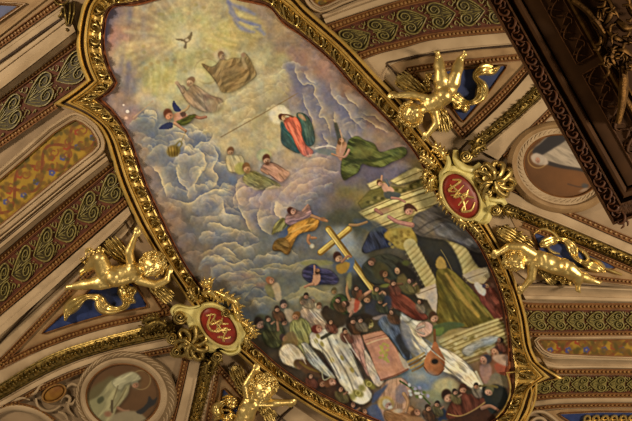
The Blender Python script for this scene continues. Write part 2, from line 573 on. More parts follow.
def paint_fresco():
    c = Canvas(92, -16, 520, 436, 1.6)
    c.field([
        (106, 30, (92, 82, 92)), (110, 12, (88, 74, 78)), (118, 36, (138, 100, 82)), (126, 22, (122, 102, 88)), (126, 55, (142, 124, 84)), (140, 30, (134, 112, 88)),
        (148, 45, (138, 118, 88)), (150, 12, (136, 118, 92)), (165, 5, (142, 124, 96)), (186, 36, (164, 150, 110)), (172, 20, (150, 138, 92)), (205, 20, (152, 140, 96)),
        (200, 2, (146, 130, 100)), (218, 12, (140, 126, 98)), (235, 28, (158, 138, 84)), (222, 38, (156, 140, 78)), (250, 30, (150, 134, 86)), (270, 30, (138, 114, 86)),
        (285, 42, (132, 108, 84)), (262, 12, (134, 112, 90)), (262, 52, (152, 138, 100)), (280, 60, (146, 132, 94)), (300, 55, (126, 98, 88)), (320, 70, (122, 92, 80)),
        (345, 92, (120, 90, 74)), (375, 120, (118, 88, 74)), (396, 142, (112, 90, 74)), (110, 70, (104, 90, 92)), (128, 75, (112, 98, 92)), (140, 72, (128, 116, 88)),
        (118, 100, (112, 92, 84)), (108, 98, (100, 80, 76)), (132, 118, (124, 96, 88)), (150, 100, (146, 130, 100)), (170, 98, (152, 140, 102)), (200, 60, (146, 132, 88)), (160, 75, (146, 138, 84)),
        (145, 122, (92, 92, 94)), (155, 130, (88, 90, 94)), (140, 145, (104, 96, 92)), (133, 135, (106, 90, 84)), (172, 135, (120, 112, 102)), (200, 122, (140, 124, 96)),
        (225, 105, (150, 136, 102)), (250, 95, (154, 140, 104)), (235, 125, (146, 130, 98)), (262, 120, (154, 138, 100)), (270, 140, (156, 140, 102)), (245, 145, (152, 136, 98)), (222, 142, (148, 132, 98)),
        (200, 140, (108, 106, 108)), (178, 158, (100, 96, 96)), (160, 160, (94, 94, 98)), (190, 165, (112, 104, 98)), (212, 160, (96, 98, 104)), (222, 178, (94, 94, 104)),
        (148, 175, (112, 96, 86)), (160, 195, (110, 92, 82)), (172, 182, (98, 94, 96)), (195, 190, (104, 98, 98)), (168, 220, (106, 84, 70)), (182, 240, (92, 76, 66)), (192, 225, (84, 78, 72)),
        (215, 210, (112, 102, 98)), (238, 195, (118, 106, 104)), (255, 195, (124, 108, 104)), (250, 215, (112, 98, 96)), (205, 235, (96, 88, 78)), (222, 228, (104, 100, 96)), (235, 240, (104, 98, 84)),
        (200, 262, (106, 90, 76)), (215, 265, (100, 90, 88)), (250, 258, (98, 92, 78)), (240, 275, (94, 88, 84)), (265, 240, (92, 92, 90)), (275, 200, (120, 106, 102)), (292, 190, (112, 98, 100)),
        (310, 185, (100, 88, 92)), (330, 185, (92, 80, 84)), (345, 205, (86, 74, 70)), (320, 205, (88, 82, 88)), (350, 180, (88, 80, 90)), (372, 172, (84, 76, 86)), (390, 172, (92, 84, 96)),
        (362, 200, (100, 86, 46)), (350, 192, (106, 92, 52)), (340, 222, (66, 64, 50)), (358, 220, (60, 60, 48)), (310, 240, (92, 90, 90)), (300, 260, (94, 92, 84)), (350, 255, (108, 108, 104)),
        (362, 262, (104, 106, 104)), (330, 270, (80, 80, 80)), (285, 268, (98, 92, 76)), (262, 262, (96, 90, 74)), (255, 290, (78, 82, 84)), (250, 305, (112, 100, 78)), (245, 315, (94, 96, 96)), (268, 312, (86, 88, 88)),
        (290, 292, (104, 102, 88)), (305, 296, (126, 118, 90)), (330, 292, (118, 110, 84)), (280, 305, (96, 94, 84)),
        (320, 150, (96, 88, 98)), (300, 95, (112, 98, 98)), (318, 88, (110, 96, 98)), (310, 118, (106, 98, 102)), (325, 105, (108, 98, 98)), (338, 100, (110, 98, 92)), (345, 122, (100, 96, 94)),
        (360, 130, (102, 96, 90)), (330, 130, (98, 92, 92)), (340, 140, (98, 88, 80)), (310, 140, (150, 130, 94)), (300, 165, (146, 124, 104)), (285, 180, (132, 112, 104)), (268, 178, (128, 116, 98)),
        (375, 260, (52, 48, 36)), (390, 275, (46, 40, 30)), (360, 285, (48, 46, 38)), (410, 290, (44, 36, 28)), (370, 305, (52, 42, 32)), (330, 310, (60, 50, 36)), (345, 325, (54, 44, 32)),
        (290, 340, (86, 80, 62)), (262, 345, (58, 50, 38)), (285, 365, (62, 48, 36)), (320, 380, (56, 40, 30)), (340, 395, (54, 36, 26)), (420, 340, (120, 104, 78)), (450, 330, (130, 114, 66)),
        (470, 340, (134, 118, 76)), (440, 370, (112, 108, 104)), (415, 375, (106, 110, 112)), (470, 400, (70, 48, 34)), (400, 410, (118, 96, 74)), (495, 350, (120, 70, 46)), (440, 260, (40, 36, 26)),
        (430, 240, (52, 46, 36)), (470, 260, (52, 44, 34)), (490, 300, (92, 54, 38)), (400, 190, (130, 112, 62)), (420, 180, (124, 106, 56)), (400, 220, (138, 120, 70))])
    # broad weather in the sky: swirls
    sw = fbm(c.X + 26 * c.N1, c.Y * 1.3 + 30 * np.roll(c.N1, 60, 1), 20, 40, 5) - 0.5
    sky = np.clip((330 - c.Y - 0.1 * c.X) / 60, 0, 1)
    c.I *= (1 + 0.34 * sky * sw)[..., None]
    CR = (196, 174, 132)
    c.bank([(145, 160, 7), (150, 178, 8), (155, 195, 8), (163, 212, 8), (172, 228, 8), (182, 243, 8), (138, 140, 6), (190, 258, 7)], (146, 122, 100), (122, 100, 84), (92, 78, 76), 0.6, 1, 2)
    c.bank([(150, 122, 9), (160, 130, 10), (142, 130, 8), (172, 138, 9), (185, 135, 9), (195, 140, 9), (205, 138, 8), (178, 150, 9), (190, 150, 10), (203, 152, 9), (212, 150, 8), (165, 160, 9), (180, 165, 10), (195, 165, 10), (208, 165, 9), (216, 176, 9), (200, 180, 10), (185, 182, 9), (172, 176, 8), (168, 196, 8), (182, 198, 9), (198, 196, 9), (212, 192, 9), (226, 194, 9), (150, 145, 7), (160, 146, 7)],
           CR, (124, 120, 114), (84, 88, 102), 0.85, 1, 3, 2)
    c.bank([(214, 112, 9), (228, 106, 10), (242, 98, 10), (258, 90, 11), (272, 84, 10), (286, 80, 8), (222, 122, 8), (236, 118, 9), (250, 110, 10), (264, 102, 10), (212, 132, 7), (230, 130, 8), (246, 126, 8)], (188, 172, 128), (158, 142, 104), (126, 110, 80), 0.85, 1.2, 4)
    c.bank([(294, 70, 7), (302, 84, 8), (312, 94, 8), (321, 104, 8), (314, 118, 8), (325, 118, 8), (332, 106, 8), (341, 101, 8), (346, 114, 8), (338, 126, 8), (352, 123, 8), (362, 130, 8), (326, 133, 7), (372, 136, 7), (316, 132, 7), (306, 104, 6), (384, 142, 6), (310, 78, 6), (328, 92, 7)], (170, 150, 122), (110, 102, 106), (84, 80, 94), 0.75, 1, 5)
    c.bank([(212, 210, 9), (228, 208, 9), (242, 206, 9), (196, 214, 8), (204, 226, 9), (222, 226, 9), (240, 222, 9), (256, 216, 9), (270, 222, 9), (210, 240, 8), (228, 240, 8), (246, 240, 8), (262, 236, 9), (280, 214, 8), (292, 206, 8), (306, 198, 8), (320, 192, 7)], (180, 158, 128), (120, 112, 108), (86, 88, 96), 0.75, 1.3, 6)
    c.bank([(206, 252, 7), (224, 250, 7), (244, 252, 7), (262, 250, 7), (212, 264, 7), (230, 264, 7), (250, 264, 7), (268, 260, 7), (286, 258, 7), (222, 276, 7), (240, 276, 7), (258, 274, 7), (276, 272, 7), (296, 270, 6), (236, 288, 7), (254, 288, 6), (246, 300, 7), (270, 298, 6), (290, 294, 7), (306, 292, 7), (322, 294, 7), (300, 300, 6)], (186, 166, 126), (126, 122, 116), (88, 94, 106), 0.75, 1.7, 7, 1)
    c.bank([(238, 192, 8), (250, 188, 8), (264, 190, 9), (278, 187, 9), (290, 181, 9), (302, 175, 9), (314, 168, 9), (325, 162, 8), (310, 161, 7), (322, 155, 7), (258, 202, 9), (272, 200, 10), (286, 196, 10), (300, 190, 10), (312, 182, 9), (326, 174, 8)], (176, 152, 130), (132, 114, 112), (100, 88, 98), 0.85, 1.3, 8)
    # ---- glory round the dove
    for k in range(22):
        a = k * 2 * math.pi / 22 + 0.1
        c.stroke([(186 + 12 * math.cos(a), 36 + 10 * math.sin(a)), (186 + 62 * math.cos(a), 36 + 48 * math.sin(a))], 3.0, (172, 158, 116), 0.35, 2.0, (0.4, 1.2))
    for x, y in [(182, 19), (168, 40), (171, 28), (178, 55), (203, 36), (197, 52), (196, 18), (160, 30), (190, 58), (150, 60), (205, 22)]:
        c.blob(x, y, 6, 5, (144, 136, 78), 0.35, 30, 1)
    c.blob(186, 36, 15, 12, (168, 156, 122), 0.6, 0, 1)
    for k in range(46):
        t = RNG.random() * 6.28; r = 24 + 30 * RNG.random()
        x, y = 178 + r * math.cos(t) * 1.1, 40 + r * math.sin(t) * 0.95
        c.blob(x, y, 2.2, 1.8, [(126, 112, 64), (170, 154, 108), (150, 128, 92)][k % 3], 0.4)
    c.poly([(175, 38.5), (180, 38.8), (184, 39), (187, 37.5), (190, 34), (191.8, 31), (192, 36), (190, 41), (187, 43), (186.5, 48.5), (183.5, 47.5), (185, 43), (182, 41), (178, 40.5)], (104, 90, 64), 0.95, 0.5)
    c.blob(187, 40, 2, 1.6, (170, 156, 124), 0.8)
    # left edge veil of violet and rose
    for x, y, rx, ry, cc, a in [(105, 30, 4, 24, (78, 72, 92), 0.7), (113, 40, 4, 16, (140, 92, 80), 0.5), (119, 30, 4, 20, (134, 104, 86), 0.5), (117, 60, 4, 12, (150, 126, 100), 0.5),
                                (122, 62, 3, 14, (98, 88, 92), 0.6), (130, 15, 3, 9, (94, 84, 92), 0.6), (128, 78, 3, 12, (84, 80, 92), 0.7), (128, 66, 3, 6, (88, 84, 100), 0.7), (133, 88, 3, 10, (102, 92, 92), 0.6), (143, 22, 3, 7, (112, 96, 88), 0.6),
                                (116, 14, 5, 6, (84, 76, 88), 0.6), (112, 80, 4, 10, (120, 104, 98), 0.6), (120, 95, 8, 6, (128, 104, 92), 0.5)]:
        c.blob(x, y, rx, ry, cc, a, 8, 1)
    # yellow angels in the light
    for x0, x1, y0, y1 in [(151, 153, 66, 92), (158, 157, 64, 93), (167, 165, 62, 90), (146, 146, 70, 90), (175, 172, 64, 82)]:
        c.stroke([(x0, y0), (x1, y1)], 7, (146, 136, 78), 0.4, 2.2, (0.6, 1, 0.9))
        c.stroke([(x0 + 4.5, y0), (x1 + 4.5, y1)], 2.5, (168, 156, 114), 0.35, 1.6)
        c.blob(x0, y0 - 2, 2.2, 2.2, (136, 116, 72), 0.7)
    # blue ribbons of sky top right
    for P in ([(228, 2), (236, 6), (246, 10), (254, 14)], [(230, 12), (235, 18), (246, 22), (260, 26)], [(234, 20), (240, 27), (248, 31), (254, 32)], [(228, 0), (232, 10), (238, 20)], [(250, 24), (258, 28), (264, 34)]):
        c.stroke(P, 5, (104, 102, 118), 0.75, 1.6, (0.5, 1, 0.5))
    for P in ([(236, 12), (246, 17), (256, 18)], [(240, 22), (248, 26), (258, 27)], [(215, 30), (228, 38), (244, 40)], [(212, 34), (222, 42), (236, 45)]):
        c.stroke(P, 3.2, (172, 150, 92), 0.6, 1.2, (0.4, 1, 0.4))
    # two seated figures of the Trinity
    c.blob(207, 71, 13, 12, (154, 142, 92), 0.8, 0, 3); c.ring(207, 71, 12.5, 1.2, (132, 114, 76), 0.6)
    c.blob(197, 76, 9, 8, (166, 152, 118), 0.8, 0, 3)
    c.poly([(180, 87), (184, 86), (187, 91), (192, 85), (197, 86), (204, 91), (212, 96), (221, 99), (223, 106), (216, 112), (206, 112), (197, 109), (190, 104), (184, 97)], (128, 106, 82), 1, 0.8, folds=(50, 7, 0.13))
    c.poly([(204, 95), (214, 97), (222, 100), (222, 106), (212, 112), (206, 108)], (118, 90, 70), 0.8, 1, folds=(60, 5, 0.14))
    c.limb([(183, 92), (180, 87), (177, 83)], 4, (142, 116, 86)); c.blob(177, 83, 2.3, 2, (144, 120, 90), 1)
    c.head(190.5, 81.5, 4.4, (146, 120, 90), (112, 86, 60), 120, (118, 92, 66))
    c.blob(222, 55, 8, 7, (164, 142, 112), 0.7, 0, 3)
    c.poly([(202, 64), (210, 67), (216, 65), (221, 59), (227, 60), (233, 58), (240, 58), (244, 53), (249, 58), (253, 66), (256, 75), (249, 82), (240, 88), (231, 92), (222, 92), (218, 85), (212, 76)], (124, 100, 62), 0.95, 0.8, folds=(115, 8, 0.2))
    c.poly([(222, 72), (232, 66), (244, 62), (250, 72), (244, 84), (232, 90), (224, 88)], (132, 104, 62), 0.7, 1.2, folds=(150, 6, 0.16))
    c.stroke([(244, 54), (243, 60), (246, 68)], 3, (138, 112, 74), 0.9, 0.8)
    c.head(221.5, 55.5, 3.8, (136, 110, 80), (114, 88, 62), 60, (120, 98, 76)); c.blob(243, 55, 2.2, 2.2, (130, 100, 70), 0.9)
    # pale banks of cloud under them
    for x, y, r in [(228, 108, 11), (242, 98, 11), (258, 90, 12), (272, 84, 10), (214, 118, 9), (250, 110, 10), (268, 100, 11), (232, 122, 8), (285, 78, 8), (212, 104, 7), (245, 128, 9), (222, 130, 8)]:
        c.blob(x, y + 2, r * 1.1, r * 0.8, (134, 120, 94), 0.35, 0, 1); c.blob(x - r * 0.2, y - r * 0.35, r * 0.8, r * 0.45, (172, 156, 116), 0.4, -15, 1)
    for P in ([(214, 112), (219, 103), (229, 97), (236, 99)], [(232, 96), (242, 88), (252, 86), (258, 90)], [(256, 82), (266, 77), (278, 76), (288, 80)], [(222, 120), (232, 112), (246, 108), (256, 112)], [(250, 102), (262, 94), (275, 92)]):
        c.cloudedge(P, 2, (172, 158, 120), (140, 128, 100), 0.5)
    c.stroke([(298, 93), (262, 114), (221, 137)], 1.0, (110, 88, 58), 0.75, 0.4); c.stroke([(153, 101), (133, 118)], 0.9, (150, 122, 92), 0.7, 0.4)
    c.blob(127.5, 111.5, 1.6, 1.4, (216, 200, 188), 1); c.blob(126, 118, 1.8, 1.5, (170, 140, 130), 0.8); c.blob(123.5, 105, 1.2, 1, (180, 156, 140), 0.8)
    # ---- violet clouds on the right of the Virgin
    for x, y, rx, ry, an in [(296, 82, 5, 14, 60), (304, 100, 6, 18, 70), (314, 112, 6, 20, 75), (322, 92, 7, 16, 55), (320, 128, 6, 15, 80), (334, 106, 8, 13, 35), (346, 114, 6, 10, 20), (338, 128, 9, 7, 10), (356, 132, 10, 6, 20), (370, 134, 8, 5, 20), (309, 84, 5, 12, 40), (290, 68, 4, 9, 60)]:
        c.blob(x, y, ry, rx, (92, 88, 104), 0.6, an, 1.3)
    for P in ([(293, 60), (296, 76), (303, 82), (312, 84), (316, 94), (320, 104), (322, 112)], [(330, 80), (332, 94), (338, 104), (346, 110), (350, 120), (358, 126), (368, 130)], [(344, 92), (350, 100), (358, 106)], [(304, 70), (308, 78), (316, 84)],
              [(333, 110), (334, 120), (338, 128), (340, 138)], [(316, 104), (322, 108), (318, 116), (326, 122), (330, 136)], [(302, 92), (306, 106), (312, 118), (314, 134)], [(352, 118), (362, 118), (374, 124), (388, 134)], [(346, 130), (356, 138), (368, 142)],
              [(322, 132), (326, 144), (324, 152)], [(360, 112), (376, 116), (388, 126)]):
        c.cloudedge(P, 2.0, (176, 156, 124), (90, 84, 98), 0.8, -1)
    c.blob(372, 138, 14, 5, (128, 108, 86), 0.5, 25, 1); c.blob(392, 150, 10, 5, (122, 102, 84), 0.5, 30, 1)
    # ---- the Virgin
    c.blob(300, 138, 14, 22, (166, 142, 98), 0.55, -20, 1)
    c.blob(279.5, 115, 10.5, 9.5, (178, 162, 134), 1, 0, 5)
    c.poly([(297, 114), (304, 114), (310, 120), (314, 132), (314, 143), (308, 146), (303, 140), (299, 128)], (62, 74, 66), 1, 0.6, folds=(75, 5, 0.16))
    c.poly([(281, 122), (286, 126), (290, 132), (296, 140), (299, 150), (299, 153), (291, 150), (282, 143), (281, 132)], (60, 76, 72), 1, 0.6, folds=(55, 6, 0.14))
    c.poly([(284, 120), (290, 117), (297, 118), (301, 126), (302, 136), (306, 145), (313, 151), (310, 157), (303, 155), (297, 147), (292, 136), (286, 128)], (176, 76, 50), 1, 0.6, folds=(65, 4.5, 0.16))
    c.stroke([(288, 123), (295, 136), (301, 149)], 1.6, (206, 108, 74), 0.7, 0.6)
    c.head(282.5, 117.2, 3.6, (150, 112, 80), (84, 52, 34), 20); c.stroke([(281, 114.5), (288, 115), (293, 117)], 1.6, (96, 60, 40), 0.9, 0.5)
    c.poly([(298, 114), (303, 115), (306, 121), (300, 118)], (150, 110, 80), 0.8, 0.6)
    # ---- saints on the near cloud
    c.head(230.5, 151.5, 4.0, (140, 106, 74), (104, 74, 46), 95, (112, 80, 52))
    c.poly([(226, 156), (234, 155), (242, 156), (244, 164), (236, 172), (228, 170)], (160, 142, 102), 0.9, 1.0, folds=(70, 5, 0.1))
    c.blob(241, 168.5, 6.6, 6.2, (134, 126, 66), 0.95, 0, 4)
    c.poly([(245, 174), (254, 171), (264, 176), (276, 182), (281, 187), (268, 189), (256, 190), (248, 186), (243, 180)], (108, 100, 58), 1, 0.8, folds=(30, 5, 0.18))
    c.head(246.5, 168, 4.6, (146, 108, 74), (104, 72, 40), 75, (112, 84, 50))
    c.blob(264, 155.5, 7.6, 6.6, (134, 134, 100), 0.9, 0, 4); c.blob(264, 156, 5.6, 5, (150, 142, 106), 0.9, 0, 4)
    c.poly([(262, 166), (268, 162), (276, 164), (284, 169), (290, 173), (286, 179), (280, 182), (270, 175), (262, 171)], (138, 100, 80), 1, 0.8, folds=(35, 5, 0.14))
    c.head(266.5, 159.5, 4.6, (150, 112, 84), (84, 52, 34), 80, (90, 58, 40))
    c.limb([(262, 170), (268, 174)], 3, (150, 108, 80)); c.blob(233, 181, 4, 5, (84, 92, 104), 0.8)
    # ---- child angel carrying a lantern
    for x, y, r in [(145, 121, 8), (152, 129, 9), (160, 132, 8)]: c.blob(x, y, r, r * 0.8, (84, 88, 94), 0.6, 0, 1)
    c.poly([(173.5, 100.5), (177, 105), (181.5, 110.5), (179, 112), (174.5, 111), (172.5, 106)], (44, 46, 66), 1, 0.4)
    c.poly([(158.5, 128.5), (164, 124), (170, 122), (173, 124), (172, 128), (165, 129.5)], (44, 48, 70), 1, 0.4)
    c.limb([(194, 116), (200, 118), (206, 117)], 3.6, (146, 100, 72)); c.limb([(182, 112), (187, 109), (189, 106)], 3.2, (150, 122, 84))
    c.poly([(174, 114), (182, 112), (188, 116), (186, 121), (178, 124), (174, 120)], (156, 108, 80), 1, 0.5)
    c.poly([(176, 122), (184, 118), (190, 115), (196, 115), (192, 120), (186, 125), (179, 125)], (74, 72, 30), 1, 0.5, folds=(-20, 4, 0.18))
    c.poly([(180, 113), (185, 112), (186, 116), (182, 117)], (72, 52, 40), 0.9, 0.5)
    c.limb([(175, 123), (180, 127), (186, 131)], 3.4, (156, 114, 84)); c.head(168.5, 114.8, 5.2, (150, 98, 70), (88, 50, 30), 60)
    c.stroke([(186, 131), (183, 138), (181, 143)], 0.9, (104, 78, 36), 0.9, 0.4)
    c.blob(173.5, 151, 7, 6, (94, 74, 24), 1, -20, 4); c.blob(172, 149, 3.2, 3, (138, 108, 40), 0.8); c.stroke([(176, 145), (180, 141), (182, 144), (179, 148)], 1.8, (98, 84, 44), 0.9, 0.5)
    for k in range(4): c.stroke([(168 + k * 3, 147), (169.5 + k * 2.6, 156)], 0.7, (66, 50, 18), 0.7, 0.4)
    # ---- blue and white cumulus, left
    for x, y, rx, ry in [(160, 142, 14, 8), (165, 165, 8, 10), (176, 172, 8, 10), (190, 168, 7, 9), (206, 172, 9, 9), (222, 178, 7, 9), (178, 190, 8, 10), (192, 140, 8, 7), (210, 208, 12, 7), (232, 212, 8, 7), (192, 232, 12, 8), (220, 240, 12, 6), (258, 262, 12, 6), (205, 150, 7, 8), (183, 202, 9, 7)]:
        c.blob(x, y, rx, ry, (82, 84, 94), 0.5, 0, 1.3)
    for x, y, rx, ry in [(150, 178, 7, 12), (156, 198, 7, 10), (165, 216, 7, 9), (178, 222, 6, 7), (142, 160, 5, 10), (176, 236, 7, 8)]:
        c.blob(x, y, rx, ry, (120, 98, 82), 0.5, 20, 1.2)
    for P, sd in (([(181, 152), (186, 143), (194, 145), (202, 152), (206, 164), (200, 176), (195, 184), (198, 196)], 1), ([(180, 160), (178, 172), (182, 182), (187, 190), (188, 200)], -1), ([(206, 140), (214, 146), (218, 156), (214, 168), (219, 178), (210, 190)], 1),
                  ([(168, 198), (180, 203), (192, 202), (202, 196), (212, 190), (224, 190), (234, 196)], 1), ([(208, 226), (216, 222), (226, 226), (240, 234)], 1), ([(196, 256), (208, 252), (220, 246), (234, 242), (246, 246), (262, 240)], 1), ([(192, 148), (200, 142), (210, 140), (214, 132)], 1),
                  ([(222, 248), (230, 250), (236, 256)], 1), ([(205, 262), (214, 256), (224, 258), (230, 264), (246, 258), (256, 262)], 1), ([(214, 278), (226, 272), (238, 274)], 1), ([(240, 200), (242, 214), (246, 226), (250, 234)], -1), ([(222, 200), (226, 212), (240, 216)], 1),
                  ([(150, 164), (158, 176), (164, 186), (166, 198)], -1), ([(172, 132), (182, 134), (190, 138)], 1), ([(240, 176), (236, 186), (238, 198), (246, 206)], -1), ([(260, 204), (256, 216), (262, 230), (272, 236)], -1), ([(278, 200), (276, 212), (282, 220)], -1)):
        c.cloudedge(P, 2.6, (188, 166, 126), (80, 82, 94), 0.75, sd)
    # rolled cloud in front of the saints
    for k, P in enumerate(([(236, 208), (234, 198), (240, 190), (250, 186), (262, 188)], [(262, 206), (258, 198), (264, 190), (276, 188), (288, 184)], [(300, 166), (310, 160), (320, 158), (332, 160)], [(276, 204), (280, 192), (294, 180), (310, 174), (328, 176)],
                           [(288, 196), (296, 186), (310, 180), (324, 178)], [(246, 206), (250, 196), (258, 192)], [(286, 178), (296, 172), (308, 168), (322, 168)], [(300, 158), (308, 155), (318, 153)])):
        c.cloudedge(P, 3.2, (172, 148, 126), (112, 96, 104), 0.75, 1)
    for x, y, r in [(315, 165, 9), (300, 172, 8), (292, 190, 8), (270, 198, 8)]: c.blob(x, y, r * 1.3, r * 0.7, (152, 128, 114), 0.4, -15, 1)
    # low horizon clouds
    for P in ([(238, 290), (246, 284), (256, 286), (244, 298), (250, 304)], [(250, 302), (262, 298), (274, 300), (288, 306)], [(284, 298), (296, 290), (310, 288), (326, 290), (336, 296)], [(262, 268), (276, 262), (292, 264), (306, 262)], [(240, 266), (252, 270), (262, 276), (270, 272)], [(300, 262), (318, 260), (334, 264)]):
        c.cloudedge(P, 2.8, (168, 150, 102), (92, 92, 90), 0.65, 1)
    for x, y, rx, ry, cc in [(250, 292, 14, 4, (76, 82, 88)), (298, 280, 16, 6, (84, 88, 90)), (246, 276, 10, 4, (126, 98, 84)), (236, 282, 10, 5, (128, 108, 88)), (270, 312, 14, 7, (84, 90, 96)), (245, 318, 8, 8, (98, 100, 104)), (315, 298, 18, 5, (140, 130, 96)), (262, 285, 8, 3, (132, 96, 74))]:
        c.blob(x, y, rx, ry, cc, 0.6, 0, 1)
    # ---- flying angel in green
    c.poly([(334, 124), (337, 123), (340, 132), (344, 144), (340, 148), (337, 138)], (66, 64, 56), 0.95, 0.6)
    c.poly([(314, 151), (324, 148), (332, 150), (342, 152), (338, 156), (326, 155)], (96, 96, 92), 0.9, 0.7); c.stroke([(316, 148), (330, 146), (342, 151)], 1.2, (176, 160, 140), 0.8, 0.5)
    c.poly([(338, 143), (345, 142), (349, 150), (346, 160), (340, 160), (336, 152)], (148, 106, 80), 1, 0.6); c.head(341, 141, 3.4, (140, 100, 74), (86, 60, 36), -60)
    c.poly([(349, 140), (357, 136), (364, 140), (374, 144), (380, 152), (392, 149), (403, 147), (407, 152), (402, 158), (392, 162), (382, 167), (370, 166), (362, 164), (358, 172), (350, 177), (344, 180), (341, 172), (342, 160), (346, 150)], (70, 72, 36), 1, 0.6, folds=(25, 7, 0.26))
    c.poly([(355, 146), (366, 146), (374, 152), (366, 158), (354, 158)], (94, 92, 46), 0.6, 1.4); c.stroke([(345, 165), (356, 160), (372, 161), (390, 156)], 2.4, (44, 50, 22), 0.7, 0.9)
    c.limb([(349, 150), (344, 157), (332, 154)], 2.6, (154, 112, 86)); c.stroke([(340, 152), (342, 140), (340, 130)], 1.2, (150, 116, 92), 0.8, 0.5)
    # ---- marble temple
    for P, cc in (([(367, 184), (379, 179), (386, 184), (372, 191)], (170, 150, 96)), ([(390, 181), (402, 174), (416, 167), (424, 170), (424, 178), (398, 185)], (166, 146, 90)), ([(370, 190), (386, 186), (404, 188), (424, 178), (430, 186), (392, 199), (362, 209), (358, 203)], (92, 82, 40)),
                  ([(358, 212), (366, 208), (400, 194), (430, 184), (436, 196), (446, 206), (418, 214), (396, 222), (377, 228), (370, 222)], (166, 144, 88)), ([(360, 213), (400, 196), (428, 187), (430, 190), (402, 200), (364, 216)], (176, 158, 98))):
        c.poly(P, cc, 1, 0.6, smooth=False, folds=(-24, 6, 0.06))
    for d in (0, 4, 9, 16, 22): c.stroke([(362 + d * 0.6, 212 + d), (398 + d * 0.7, 197 + d), (430 + d * 0.9, 186 + d)], 0.9, (98, 80, 38), 0.75, 0.4)
    c.stroke([(392, 184), (424, 170)], 0.9, (100, 84, 42), 0.8, 0.4); c.stroke([(370, 188), (384, 182)], 0.8, (100, 84, 42), 0.8, 0.4)
    for k in range(16): c.blob(368 + k * 3.6, 202 - k * 1.3 + 2 * math.sin(k * 2.1), 2.2, 1.6, (128, 112, 60) if k % 2 else (62, 56, 28), 0.7)
    # small cherub before the frieze
    c.limb([(381, 183), (382, 176)], 2.4, (158, 116, 92)); c.poly([(381, 184), (387, 184), (394, 190), (392, 194), (385, 193)], (156, 118, 96), 1, 0.5); c.head(379.5, 183, 3, (150, 108, 82), (80, 54, 34), 60)
    c.poly([(384, 192), (396, 192), (401, 195), (396, 199), (386, 198)], (72, 70, 62), 1, 0.6); c.limb([(392, 198), (399, 199), (405, 202)], 2.8, (152, 108, 84)); c.limb([(386, 180), (389, 186)], 2.4, (90, 90, 88))
    # ---- cloudy dark around the temple foot, blue figure
    c.blob(350, 215, 16, 8, (62, 62, 50), 0.7, -10, 1); c.blob(343, 192, 8, 10, (96, 84, 60), 0.4, 0, 1)
    c.poly([(362, 250), (366, 240), (371, 231), (380, 227), (388, 231), (393, 244), (384, 248), (375, 250), (366, 253)], (40, 44, 60), 1, 0.7, folds=(60, 7, 0.25))
    c.poly([(352, 220), (364, 219), (378, 222), (384, 230), (372, 232), (362, 228)], (58, 64, 72), 0.8, 1.2); c.limb([(350, 225), (358, 225), (367, 222)], 3, (126, 98, 66))
    c.limb([(376, 210), (382, 214)], 4, (140, 100, 80)); c.blob(384, 211, 7, 3, (130, 96, 72), 0.7, -15)
    # capital + twisted columns
    c.poly([(384, 236), (390, 229), (402, 228), (412, 229), (418, 236), (415, 246), (406, 250), (396, 247), (392, 243)], (140, 116, 42), 1, 0.8)
    for k in range(26): c.blob(388 + RNG.random() * 27, 231 + RNG.random() * 16, 2, 1.6, (164, 138, 56) if k % 2 else (96, 76, 28), 0.5, RNG.random() * 90)
    for (xa, ya, xb, yb, wd) in ((410, 245, 431, 284, 13), (449, 238, 474, 275, 17)):
        c.stroke([(xa, ya), (xb, yb)], wd, (160, 142, 88), 1, 0.8)
        n = 9
        for k in range(n):
            t = (k + 0.5) / n; x, y = xa + (xb - xa) * t, ya + (yb - ya) * t
            dx, dy = -(yb - ya), xb - xa; l = math.hypot(dx, dy); dx, dy = dx / l * wd / 2, dy / l * wd / 2
            c.stroke([(x - dx, y - dy - 2), (x, y + 0.6), (x + dx, y + dy + 2)], 1.5, (96, 82, 40), 0.4, 0.9); c.stroke([(x - dx, y - dy), (x, y + 2.6), (x + dx * 0.9, y + dy + 4)], 1.4, (176, 160, 106), 0.35, 0.8)
    # ---- man in the grey mantle
    c.poly([(416, 232), (430, 236), (446, 240), (458, 258), (462, 276), (448, 280), (440, 268), (430, 258), (420, 246)], (42, 40, 34), 1, 0.9)
    c.poly([(470, 226), (482, 244), (490, 264), (480, 268), (470, 252)], (46, 40, 36), 0.9, 1)
    c.poly([(412, 224), (416, 214), (426, 210), (440, 203), (450, 208), (458, 218), (466, 232), (476, 240), (482, 252), (474, 252), (460, 244), (446, 240), (430, 238), (416, 234)], (84, 75, 66), 1, 0.7, folds=(30, 8, 0.16))
    c.poly([(434, 226), (446, 222), (460, 226), (472, 236), (478, 248), (462, 244), (446, 238), (436, 234)], (96, 92, 92), 0.8, 1.2, folds=(40, 7, 0.14))
    c.stroke([(418, 230), (430, 222), (450, 216)], 1.6, (56, 50, 44), 0.7, 0.8); c.stroke([(422, 236), (440, 226)], 1.4, (58, 52, 48), 0.7, 0.8)
    c.limb([(389, 217), (398, 222), (412, 225)], 5, (164, 112, 88), (0.7, 1)); c.head(408.5, 210, 5.4, (158, 112, 86), (72, 46, 28), 75); c.poly([(404, 205), (410, 204), (416, 208), (417, 212), (413, 209), (407, 207)], (74, 46, 28), 1, 0.5)
    # ---- altar and priest in the cope
    c.poly([(414, 292), (426, 287), (437, 283), (438, 300), (437, 314), (432, 309), (427, 300), (418, 298)], (164, 148, 128), 1, 0.6, smooth=False); c.stroke([(418, 294), (436, 287)], 0.9, (110, 92, 76), 0.8, 0.5)
    c.poly([(462, 275), (476, 269), (487, 267), (490, 276), (484, 284), (472, 283)], (146, 130, 104), 1, 0.6, smooth=False); c.stroke([(466, 279), (486, 272)], 1.2, (110, 94, 72), 0.8, 0.5)
